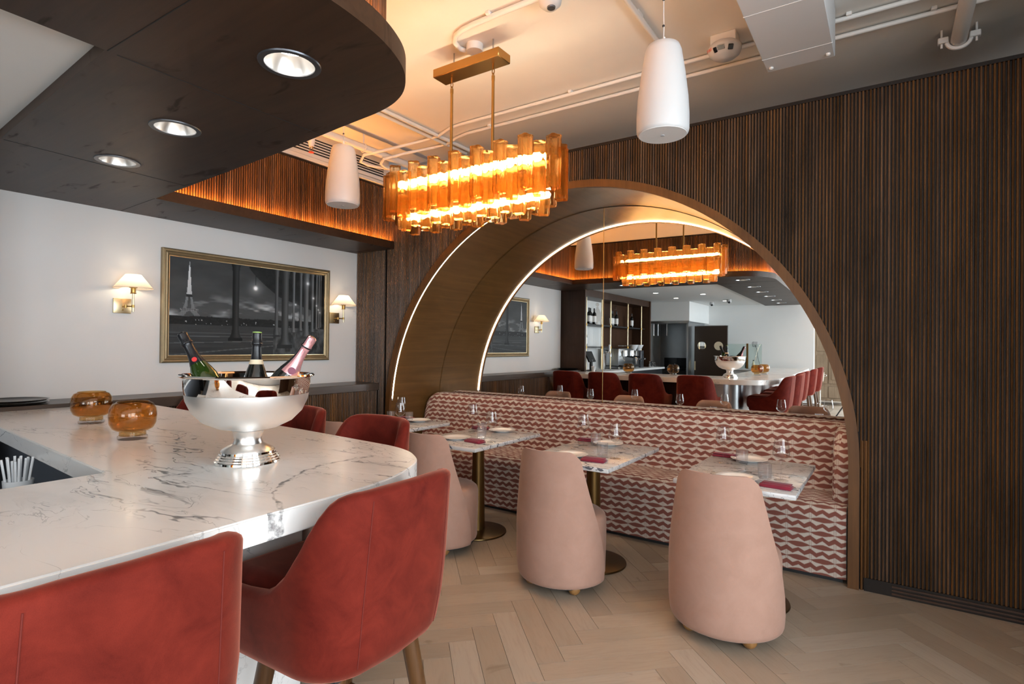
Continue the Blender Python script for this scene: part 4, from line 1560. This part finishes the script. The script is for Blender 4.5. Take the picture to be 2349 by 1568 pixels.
def stadium(L_, W_, n):
    """n points evenly round a stadium of overall length L_ and width W_"""
    st_ = L_ - W_
    per = 2 * st_ + PI * W_
    out = []
    for i in range(n):
        d = per * i / n
        r = W_ / 2
        if d < st_:
            out.append((-st_ / 2 + d, -r))
        elif d < st_ + PI * r:
            q = (d - st_) / r
            out.append((st_ / 2 + r * math.sin(q), -r * math.cos(q)))
        elif d < 2 * st_ + PI * r:
            out.append((st_ / 2 - (d - st_ - PI * r), r))
        else:
            q = (d - 2 * st_ - PI * r) / r
            out.append((-st_ / 2 - r * math.sin(q), r * math.cos(q)))
    return out


for i, (x, y) in enumerate(stadium(1.32, .27, 34)):
    link('glass_tube', mt_u, ch, (x, y, (2.345 if i % 2 == 0 else 2.298)), (0, 0, i * .7))
for i, (x, y) in enumerate(stadium(1.10, .15, 26)):
    link('glass_tube', mt_l, ch, (x, y, (2.222 if i % 2 == 0 else 2.245)), (0, 0, i * .9))
obj('frame', MB().box(-.60, .60, -.012, .012, 2.505, 2.525).box(-.5, .5, -.01, .01, 2.42, 2.435).box(-.15, -.135, -.01, .01, 2.42, 2.51).box(.175, .19, -.01, .01, 2.42, 2.51), 'brass', ch, False)
bme = MB().lathe([(.008, -.044), (.019, -.034), (.021, 0), (.019, .034), (.006, .045)], 10).mesh('bulb', 'bulb_warm')
for i in range(12):
    xx = -.53 + 1.06 * i / 11
    link('bulb', bme, ch, (xx, -.045, 2.545), (0, PI / 2, 0))
    link('bulb', bme, ch, (xx + .03, .0, 2.330), (0, PI / 2, 0))
tag(obj('junction_box', MB().lathe([(.052, ZC - .045), (.055, ZC - .04), (.055, ZC)], 24, (CX + .02, CY + .02, 0)), 'pipe_paint'), 'round white junction box above the chandelier canopy', 'junction box')


# ---- pendant speakers
sp_proto = thing('pendant_speaker', 'x', 'speaker', (0, 0, 0), 0, 'white pendant speakers')
obj('housing', MB().lathe([(.062, .440), (.078, .432), (.088, .405), (.105, .30), (.120, .18), (.1255, .09), (.1255, .02), (.122, .006), (.117, .0)], 48, cap0=False), 'speaker_white', sp_proto, True, 50)
obj('top_dome', MB().lathe([(.062, .440), (.03, .446), (0, .447)], 32, cap0=False, cap1=False), 'speaker_white', sp_proto)
obj('grille', MB().lathe([(.116, .001), (.114, -.003), (.0, -.004)], 48, cap0=False, cap1=False), 'grille_white', sp_proto)
obj('badge', MB().lathe([(.010, -.0035), (.010, -.006), (0, -.006)], 14, cap0=False, cap1=False), 'box_grey', sp_proto)
obj('cable', MB().tube([(0, 0, .445), (0.002, 0, .52), (0, 0, .60), (0, 0, ZC - 2.485)], .0028, 6), 'speaker_white', sp_proto)
obj('cable_grip', MB().tube([(0, 0, .445), (.004, 0, .478)], [.008, .006], 8), 'pipe_paint', sp_proto)
obj('cable_clip', MB().ball((0, 0, .535), .007, 8, 6), 'matte_black', sp_proto)
obj('cable_clip', MB().ball((0, 0, .665), .007, 8, 6), 'matte_black', sp_proto)
used = []
place(sp_proto, used, '', 'white pendant speaker hanging right of the chandelier', (-.925, 2.665, 2.492))
place(sp_proto, used, '', 'white pendant speaker hanging left of the chandelier', (-3.40, 2.74, 2.492))


# ---- pipes, conduits and clamps
def pipe(name, label, pts, r, mat='pipe_paint', cat='pipe', clamps=(), hanger=None):
    t = thing(name, label, cat)
    obj('tube', MB().tube(pts, r, 12), mat, t)
    for c in clamps:
        x, y, z = c
        obj('clamp', MB().rbox(x - .014, x + .014, y - r * 2.1, y + r * 2.1, z + r * .2, ZC, .002, 1), mat, t, False)
    return t


zc = ZC - .022
pipe('ceiling_conduit', 'upper of two white conduits running along the ceiling by the slatted wall', [(3.3, 3.72, zc), (-1.0, 3.72, zc), (-3.10, 3.72, zc), (-3.22, 3.74, zc), (-3.42, 3.82, zc), (-3.62, 3.83, zc), (-3.85, 3.66, zc - .08), (-4.05, 3.50, zc - .15), (-4.13, 3.53, zc - .19), (-4.13, 3.62, zc - .20), (-4.02, 3.85, zc - .20)], .0135, clamps=[(x, 3.72, zc) for x in (.9, -.2, -2.0)])
pipe('ceiling_conduit', 'lower of two white conduits running along the ceiling by the slatted wall', [(3.3, 3.93, zc), (-1.0, 3.92, zc), (-3.15, 3.91, zc), (-3.30, 3.94, zc), (-3.49, 4.02, zc), (-3.65, 4.02, zc), (-3.85, 3.82, zc - .08), (-3.96, 3.66, zc - .16), (-4.02, 3.68, zc - .19), (-4.04, 3.76, zc - .20), (-3.98, 3.93, zc - .20)], .0135, clamps=[(x, 3.915, zc) for x in (1.2, .2, -2.9)])
pipe('ceiling_conduit', 'white bent conduit feeding the chandelier junction box', [(-2.27, 2.83, zc), (-2.30, 2.76, zc), (-2.275, 2.68, zc), (-2.22, 2.63, zc), (-2.15, 2.605, zc), (-2.06, 2.595, zc), (-1.89, 2.59, zc), (-1.60, 2.59, zc), (-.7, 2.58, zc)], .0165, clamps=[(-1.93, 2.592, zc)])
pipe('ceiling_conduit', 'white conduit crossing the ceiling behind the right pendant speaker', [(-1.20, .5, zc), (-1.20, 2.0, zc), (-1.21, 3.72, zc)], .016, clamps=[(-1.205, 3.05, zc)])
for i, xx in enumerate((-3.52, -3.44)):
    pipe('ceiling_conduit', '%s of two parallel white conduits running above the left end of the chandelier' % ('left', 'right')[i], [(xx, 1.75, zc + .003), (xx + .02, 4.32 - .05 * i, zc + .003)], .017)
sp = pipe('sprinkler_pipe', 'thick white sprinkler main pipe hung under the ceiling on the left', [(-4.0, 1.75, ZC - .13), (-4.0, 4.9, ZC - .13)], .032)
for yy in (2.35, 3.45):
    obj('hanger', MB().tube([(-4.0, yy, ZC), (-4.0, yy, ZC - .09)], .006, 8), 'pipe_paint', sp)
    obj('hanger_ring', MB().tube([(-4.0 + .038 * math.cos(q), yy, ZC - .13 + .038 * math.sin(q)) for q in np.linspace(0, 2 * PI, 17)], .006, 6, False), 'pipe_paint', sp)
sh_ = thing('fire_sprinkler', 'white drop pipe ending in a brass sprinkler head', 'sprinkler', (-3.84, 2.78, 0))
obj('drop_pipe', MB().tube([(0, 0, ZC), (0, 0, 3.06)], [.023, .023], 14), 'pipe_paint', sh_)
obj('reducer', MB().lathe([(.026, 3.10), (.028, 3.07), (.020, 3.03), (.015, 3.025)], 16), 'pipe_paint', sh_)
obj('frame_arms', MB().tube([(-.014, 0, 3.025), (-.018, 0, 3.0), (0, 0, 2.985), (.018, 0, 3.0), (.014, 0, 3.025)], .004, 6), 'antique_brass', sh_)
obj('deflector', MB().lathe([(.022, 2.980), (.022, 2.983)], 16), 'label_red', sh_)
pj = thing('ceiling_pipe', 'white pipe with clamp ending at the ceiling near the right edge', 'pipe')
obj('tube', MB().tube([(.335, 4.26, ZC - .075), (.335, 2.2, ZC - .075)], .040, 16), 'pipe_paint', pj)
obj('clamp_yoke', MB().tube([(.335 + .058 * math.cos(q), 4.22, ZC - .075 + .052 * math.sin(q)) for q in np.linspace(PI, 2 * PI, 13)], .011, 8), 'pipe_paint', pj)
for sgn in (-1, 1):
    obj('clamp_lug', MB().rbox(.335 + sgn * .075 - .026, .335 + sgn * .075 + .026, 4.20, 4.24, ZC - .085, ZC - .05, .004, 1), 'pipe_paint', pj)
    obj('clamp_bolt', MB().tube([(.335 + sgn * .082, 4.22, ZC), (.335 + sgn * .082, 4.22, ZC - .11)], .006, 8), 'pipe_paint', pj)
# pale strut channel on the ceiling
st2 = thing('strut_channel', 'grey flat strut running across the ceiling on the left', 'strut')
obj('channel', MB().box(-3.985, -3.925, 1.8, 4.38, ZC - .006, ZC), 'box_grey', st2, False)
obj('cross_channel', MB().box(-4.15, -3.985, 4.32, 4.38, ZC - .006, ZC), 'box_grey', st2, False)

# ---- air duct
du = thing('air_duct', 'white boxy sheet metal air duct hanging from the ceiling', 'duct')
obj('duct_body', MB().rbox(-.615, -.262, .3, 3.625, 3.11, ZC, .004, 1), 'speaker_white', du, False)
for yy in (3.45, 2.95, 2.2):
    obj('joint_line', MB().box(-.6155, -.2615, yy, yy + .004, 3.1085, 3.13), 'pipe_paint', du, False)
obj('side_flange', MB().box(-.262, -.238, .3, 3.05, 3.16, ZC), 'speaker_white', du, False)
for x in (-.585, -.292):
    obj('bolt', MB().lathe([(.012, 3.110), (.012, 3.102), (.006, 3.098)], 8, (x, 3.57, 0)), 'pipe_paint', du)

# ---- smoke detector / strobe and ceiling camera
sd = thing('fire_strobe', 'white oval fire alarm strobe on the ceiling beside the duct', 'alarm', (-.852, 3.575, 0))
obj('mount_box', MB().rbox(-.075, .075, -.055, .055, ZC - .06, ZC, .004, 1), 'pipe_paint', sd)
obj('dome', MB().lathe([(.085, ZC - .055), (.097, ZC - .068), (.099, ZC - .088), (.090, ZC - .112), (.066, ZC - .132), (.0, ZC - .140)], 36, cap0=True, cap1=False), 'speaker_white', sd)
for nm_, mt, x, wd in (('lens', 'silver', .0, .042), ('lens_window', 'gloss_black', .052, .030), ('lens_window', 'gloss_black', -.036, .022)):
    b_ = obj(nm_, MB().rbox(-wd / 2, wd / 2, -.016, .016, -.005, .005, .003, 1), mt, sd)
    b_.location = (x, -math.sqrt(.094 ** 2 - x * x) + .004, ZC - .112 + .006 * (nm_ == 'lens'))
    b_.rotation_euler = (PI / 2 + .75, 0, x * 9)
fc = bpy.data.curves.new('lettering', 'FONT')
fc.body = 'FIRE'
fc.size = .024
fc.extrude = .0004
fc.materials.append(MATS['red_print'])
tmp = bpy.data.objects.new('lettering_tmp', fc)
col.objects.link(tmp)
lme = bpy.data.meshes.new_from_object(tmp.evaluated_get(bpy.context.evaluated_depsgraph_get()))
bpy.data.objects.remove(tmp)
fo = link('lettering', lme)
fo.parent = sd
fo.location = (-.0905, -.048, ZC - .104)
fo.rotation_euler = (PI / 2 + .45, 0, -.62)
fo['label'] = 'red FIRE lettering'
dc = thing('dome_camera', 'white dome security camera on the ceiling at the top edge', 'camera', (-1.545, 2.62, 0))
obj('housing', MB().lathe([(.062, ZC), (.066, ZC - .03), (.060, ZC - .062), (.035, ZC - .085), (.0, ZC - .088)], 28, cap1=False), 'speaker_white', dc)
obj('lens', MB().lathe([(.024, ZC - .0845), (.022, ZC - .093), (0, ZC - .094)], 20, (.012, -.008, 0), cap0=False, cap1=False), 'dark_steel', dc)

# ================================================================== BAR BACK AND KITCHEN (seen in the mirror)
# ---- back bar
BX = -4.755
bbk = thing('back_bar', 'dark wood back bar with shelves on brass posts', 'shelving')
obj('side_panel', MB().box(BX, -4.27, .90, .955, 0, ZS2 - .035), 'pillar_wood', bbk, False)
obj('end_panel', MB().box(BX, -4.33, -2.36, -2.30, 1.026, ZS2 - .035), 'pillar_wood', bbk, False)
obj('header', MB().box(BX, -4.35, -2.36, .90, 2.33, ZS2 - .035), 'pillar_wood', bbk, False)
obj('back_panel', MB().box(BX, BX + .012, -2.30, -.75, 1.06, 2.33), 'pillar_wood', bbk, False)
obj('mirror_panel', MB().box(BX, BX + .012, -.75, .90, 1.06, 2.33), 'cool_paint', bbk, False)
SHZ = (1.455, 1.86)
for z in SHZ:
    obj('shelf', MB().box(BX + .02, -4.44, (-.50 if z < 1.6 else -2.28), .89, z - .022, z), 'matte_black', bbk, False)
for yy in (.55, -.10, -.50, -1.35, -2.1):
    obj('post', MB().tube([(-4.45, yy, 1.03), (-4.45, yy, 2.33)], .013, 12), 'pale_brass', bbk)
    for z in SHZ:
        obj('post_collar', MB().tube([(-4.45, yy, z - .035), (-4.45, yy, z + .008)], .020, 12), 'antique_brass', bbk)
bc_ = thing('back_counter', 'white work counter below the back bar shelves', 'counter')
obj('worktop', MB().rbox(BX, -4.10, -2.62, .895, .985, 1.025, .004, 1), 'cool_paint', bc_, False)
obj('cabinet', MB().box(BX, -4.15, -2.60, .895, 0, .985), 'dark_steel', bc_, False)

wproto = thing('wine_bottle', 'x', 'bottle', (0, 0, 0), 0, 'wine bottles on the back bar shelves')
obj('glass_body', MB().lathe([(.036, 0), (.038, .006), (.038, .19), (.033, .215), (.016, .235), (.0135, .25), (.0135, .30)], 18), 'bottle_dark', wproto)
obj('foil', MB().lathe([(.0145, .25), (.0145, .305), (0, .306)], 14, cap0=False, cap1=False), 'foil_black', wproto)
obj('label', MB().lathe([(.0386, .05), (.0386, .16)], 18, cap0=False, cap1=False), 'paper_white', wproto)
used = []
wl = [(-4.55, .72, 1), (-4.58, .60, 1), (-4.55, .24, 1), (-4.58, .12, 1), (-4.55, .02, 1), (-4.55, -.76, 1), (-4.58, -.88, 1), (-4.55, -1.0, 1), (-4.57, -1.85, 1), (-4.55, .74, 0), (-4.57, .62, 0), (-4.55, .46, 0), (-4.57, .34, 0)]
NUM = ['first', 'second', 'third', 'fourth', 'fifth', 'sixth', 'seventh', 'eighth', 'ninth']
for i, (x, y, sh) in enumerate(wl):
    k = i if sh else i - 9
    place(wproto, used, '', 'dark wine bottle with white label, %s from the pillar on the %s back bar shelf' % (NUM[k], ('lower', 'upper')[sh]), (x, y, SHZ[sh] + .0006))
dproto2 = thing('glass_decanter', 'x', 'decanter', (0, 0, 0), 0, 'tall glass decanters on the back bar')
obj('body', MB().lathe([(.05, 0), (.062, .01), (.062, .24), (.04, .30), (.022, .33), (.022, .36)], 20), 'base_glass', dproto2)
obj('stopper', MB().ball((0, 0, .40), .034, 12, 8), 'base_glass', dproto2)
used = []
for i, yy in enumerate((.42, -.30, -1.15)):
    place(dproto2, used, '', 'tall glass decanter with round stopper, %s from the pillar' % NUM[i], (-4.64, yy, SHZ[1] + .0006))
# till tablet
tl = thing('till_tablet', 'black point of sale tablet on a stand', 'tablet', (-4.33, .58, 1.025))
obj('screen', MB().box(-.012, .012, -.13, .13, 0, .20), 'gloss_black', tl, False).rotation_euler = (0, -.45, 0)
tl.children[0].location = (.02, 0, .16)
obj('stand', MB().tube([(0, 0, 0), (0, 0, .2)], .03, 12), 'matte_black', tl)
obj('foot', MB().lathe([(.09, 0), (.09, .012), (.03, .02)], 20), 'matte_black', tl)
# beer tap, coffee machine, grinder
tp2 = thing('beer_tap', 'silver draught tap tower with white handle', 'tap', (-4.35, -.02, 1.025))
obj('tower', MB().tube([(0, 0, 0), (0, 0, .28), (.02, 0, .33), (.08, 0, .33)], .03, 14), 'silver', tp2)
obj('spout', MB().tube([(.08, 0, .33), (.12, 0, .30), (.12, 0, .25)], .011, 10), 'silver', tp2)
obj('handle', MB().rbox(.085, .11, -.02, .02, .34, .47, .008, 1), 'straw_white', tp2)
cm = thing('coffee_machine', 'chrome espresso machine with twin group heads', 'coffee machine', (-4.42, -.92, 1.025))
obj('body', MB().rbox(-.22, .12, -.36, .36, .06, .40, .02, 2), 'steel', cm)
obj('drip_tray', MB().box(-.05, .26, -.34, .34, .04, .08), 'matte_black', cm, False)
obj('cup_rail', MB().tube([(.10, -.34, .45), (.10, .34, .45)], .008, 8), 'silver', cm)
for yy in (-.17, .17):
    obj('group_head', MB().tube([(.17, yy, .36), (.17, yy, .25)], .042, 14), 'silver', cm)
    obj('portafilter', MB().tube([(.19, yy, .25), (.34, yy, .23)], .014, 8), 'matte_black', cm)
    obj('steam_wand', MB().tube([(.14, yy * 1.9, .34), (.22, yy * 1.9, .16)], .007, 8), 'silver', cm)
for yy in (-.36, .36):
    obj('foot', MB().tube([(.10, yy * .8, 0), (.10, yy * .8, .06)], .022, 10), 'silver', cm)
for i, yy in enumerate((-1.50, -1.78)):
    gd = thing('coffee_grinder', ('silver coffee grinder with white hopper beside the espresso machine', 'black coffee grinder with white hopper at the end of the back bar')[i], 'grinder', (-4.38, yy, 1.025))
    obj('body', MB().rbox(-.09, .09, -.08, .08, 0, .36, .015, 2), ('steel', 'dark_steel')[i], gd)
    obj('hopper', MB().lathe([(.04, .36), (.06, .39), (.10, .47), (.102, .475)], 20), 'straw_white', gd)
    obj('fork', MB().box(.09, .16, -.03, .03, .17, .20), 'silver', gd, False)
for i in range(2):
    pc = thing('milk_jug', ('taller steel milk jug on the back counter end', 'shorter steel milk jug on the back counter end')[i], 'jug', (-4.25, -2.15 - .13 * i, 1.025))
    obj('body', MB().lathe([(.04, 0), (.042, .01), (.034, .10 - .02 * i), (.038, .125 - .02 * i)], 18), 'silver', pc)
    obj('handle', MB().tube([(.038, 0, .03), (.065, 0, .05), (.06, 0, .09), (.036, 0, .10)], .004, 6), 'silver', pc)
bk_ = thing('takeaway_cup', 'small pale cup beside the till tablet', 'cup', (-4.2, .76, 1.025))
obj('cup', MB().lathe([(.03, 0), (.042, .09), (.040, .09), (.028, .005)], 18), 'straw_white', bk_)

# ---- kitchen opening
hk = thing('range_hood', 'stainless steel kitchen hood and splashback in the opening', 'hood')
obj('splashback', MB().box(-4.76, -3.70, -4.29, -4.24, .9, 2.03), 'steel', hk, False)
obj('side_panel', MB().box(-3.74, -3.70, -4.24, -3.0, .0, 2.03), 'steel', hk, False)
obj('hood_lip', MB().box(-4.76, -3.60, -2.76, -2.70, 1.99, 2.04), 'steel', hk, False)
obj('post', MB().box(-4.76, -4.66, -2.80, -2.70, 0, 2.0), 'steel', hk, False)
for x in (-4.45, -4.35, -4.15):
    obj('hanging_rod', MB().tube([(x, -2.9, 2.02), (x, -2.9, 1.72)], .008, 8), 'silver', hk)
rg = thing('cooking_range', 'black cooking range with pan handles', 'stove')
obj('body', MB().box(-4.65, -3.78, -4.2, -3.35, 0, .92), 'matte_black', rg, False)
obj('back_guard', MB().box(-4.65, -3.78, -4.23, -4.2, .92, 1.2), 'gloss_black', rg, False)
for i, x in enumerate((-4.4, -4.05)):
    pn = thing('frying_pan', ('frying pan on the range, nearer the steel post', 'frying pan on the range, nearer the kitchen door')[i], 'pan', (x, -3.6, .9206), (1.9, 1.2)[i])
    obj('pan', MB().lathe([(.11, 0), (.15, .05), (.146, .05), (.105, .006)], 24), 'dark_steel', pn)
    obj('handle', MB().tube([(.13, .05, .045), (.36, .16, .16)], .011, 8), 'steel', pn)
dr = thing('kitchen_door', 'dark brown kitchen door with two round windows', 'door', (-3.66, -3.35, 0))
obj('leaf', MB().rbox(0, .72, -.022, .022, 0, 1.94, .004, 1), 'door_brown', dr, False)
obj('edge_strip', MB().box(-.006, .726, -.026, .026, 1.94, 1.955), 'steel', dr, False)
for x, mt in ((.165, 'silver'), (.53, 'label_cream')):
    obj('round_window', MB().tube([(x, .0, 1.50), (x, .028, 1.50)], .095, 32), mt, dr)
obj('push_plate', MB().box(.005, .03, .022, .026, .95, 1.15), 'pale_brass', dr, False)
pt = thing('menu_stack', 'pale box of menus on the counter beside the silver bowl', 'box', (-2.3, .2, .7606))
obj('body', MB().rbox(-.25, .2, -.10, .10, 0, .19, .006, 1), 'paper_white', pt, False)
for i in range(3):
    bn = thing('condiment_bottle', ('tall condiment bottle on the back work surface', 'middle condiment bottle on the back work surface', 'short condiment bottle on the back work surface')[i], 'bottle', (-2.85 + .15 * i, -4.1, 1.0))
    obj('body', MB().lathe([(.035, 0), (.035, .14 - .02 * i), (.014, .18 - .02 * i), (.014, .23 - .03 * i)], 14), ('label_plum', 'bottle_dark', 'label_cream')[i], bn)
    obj('cap', MB().lathe([(.016, .23 - .03 * i), (.016, .25 - .03 * i)], 12), 'matte_black', bn)
wk = thing('work_surface', 'white work surface along the end wall behind the bar', 'counter')
obj('worktop', MB().box(-2.95, -2.30, -4.295, -3.75, .96, 1.0), 'cool_paint', wk, False)
obj('cabinet', MB().box(-2.93, -2.32, -4.295, -3.8, 0, .96), 'cool_paint', wk, False)
gs = thing('sneeze_guard', 'clear glass screen with brass edge post on the work surface', 'screen', (-2.62, -3.78, 1.0))
obj('pane', MB().box(-.62, .30, -.005, .005, 0, .55), 'screen_glass', gs, False)
obj('edge_post', MB().box(-.02, .02, -.012, .012, 0, .56), 'antique_brass', gs, False)
ou = thing('power_outlet', 'white wall outlet with a hanging black cord', 'outlet', (-2.55, -4.298, 1.55))
obj('plate', MB().rbox(-.05, .05, 0, .01, -.06, .06, .003, 1), 'speaker_white', ou)
obj('cord', MB().tube([(0, .012, -.02), (.04, .03, -.12), (.06, .03, -.3), (.12, .04, -.54)], .005, 6), 'matte_black', ou)
for i, (x, y) in enumerate(((-3.25, -3.2), (-2.75, -2.6))):
    sc_ = thing('security_camera', ('small white security camera near the drop box', 'small white security camera near the soffit')[i], 'camera', (x, y, ZS2 - .03))
    obj('housing', MB().lathe([(.045, 0), (.05, -.03), (.045, -.06), (.0, -.085)], 18, cap1=False), 'speaker_white', sc_)
    obj('lens', MB().ball((.01, .03, -.06), .025, 10, 6), 'gloss_black', sc_)
for i, (x, y) in enumerate(((-3.6, -.6), (-3.6, -1.8), (-2.9, -1.2), (-2.9, -2.9))):
    p_ = thing('ceiling_spot', 'small recessed spot in the white bar ceiling, %s' % ('nearest the back bar bottles', 'above the coffee grinders', 'above the middle of the bar', 'nearest the kitchen door')[i], 'downlight', (x, y, ZS2 - .03))
    obj('ring', MB().lathe([(.045, 0), (.06, -.004), (.062, 0)], 24, cap0=False, cap1=False), 'speaker_white', p_)
    obj('lamp', MB().lathe([(.045, -.001), (.044, -.003)], 20), 'downlight_lamp', p_)

# ---- passage beyond the bar
ar = thing('armoire', 'pale wooden armoire with panelled doors at the end of the room', 'cabinet', (-1.32, -7.75, 0))
obj('carcass', MB().rbox(-.36, .36, -.45, .45, .10, 2.15, .01, 1), 'pale_wood', ar)
obj('cornice', MB().box(-.40, .40, -.48, .48, 2.15, 2.22), 'pale_wood', ar, False)
for x in (-.17, .17):
    obj('door', MB().rbox(x - .155, x + .155, .45, .475, .55, 2.05, .006, 1), 'pale_wood', ar)
    obj('door_panel', MB().rbox(x - .10, x + .10, .475, .488, .65, 1.3, .008, 1), 'pale_wood', ar)
    obj('door_panel', MB().rbox(x - .10, x + .10, .475, .488, 1.4, 1.95, .008, 1), 'pale_wood', ar)
    obj('drawer', MB().rbox(x - .155, x + .155, .45, .475, .18, .48, .006, 1), 'pale_wood', ar)
for x in (-.33, .33):
    for y in (-.42, .42):
        obj('leg', MB().box(x - .03, x + .03, y - .03, y + .03, 0, .1), 'pale_wood', ar, False)
bs = thing('wine_bucket_stand', 'polished wine bucket on a tall silver stand', 'wine bucket', (-1.47, -7.0, 0))
obj('base', MB().lathe([(.15, 0), (.15, .012), (.04, .03), (.02, .05)], 28), 'silver', bs)
obj('pole', MB().tube([(0, 0, .04), (0, 0, .62)], .016, 12), 'silver', bs)
obj('bucket', MB().lathe([(.075, .62), (.08, .63), (.105, .85), (.112, .855), (.102, .85), (.076, .64)], 28), 'silver', bs)
for sx in (-1, 1):
    obj('handle', MB().tube([(sx * .10, 0, .80), (sx * .135, 0, .79), (sx * .135, 0, .75), (sx * .098, 0, .75)], .008, 8), 'silver', bs)
tr3 = thing('light_stand', 'black folding tripod stand reflected at the right of the mirror', 'tripod', (-.45, -4.2, 0))
for q in (2.9, 5.0, .8):
    obj('leg', MB().tube([(0, 0, .85), (.50 * math.cos(q), .50 * math.sin(q), .01)], .013, 10), 'matte_black', tr3)
    obj('rubber_foot', MB().ball((.50 * math.cos(q), .50 * math.sin(q), .02), .022, 10, 6), 'matte_black', tr3)
    obj('brace', MB().tube([(0, 0, .30), (.30 * math.cos(q), .30 * math.sin(q), .35)], .007, 8), 'matte_black', tr3)
obj('pole', MB().tube([(0, 0, .28), (0, 0, 1.25)], .014, 10), 'matte_black', tr3)
obj('collar', MB().tube([(0, 0, .82), (0, 0, .90)], .03, 12), 'matte_black', tr3)
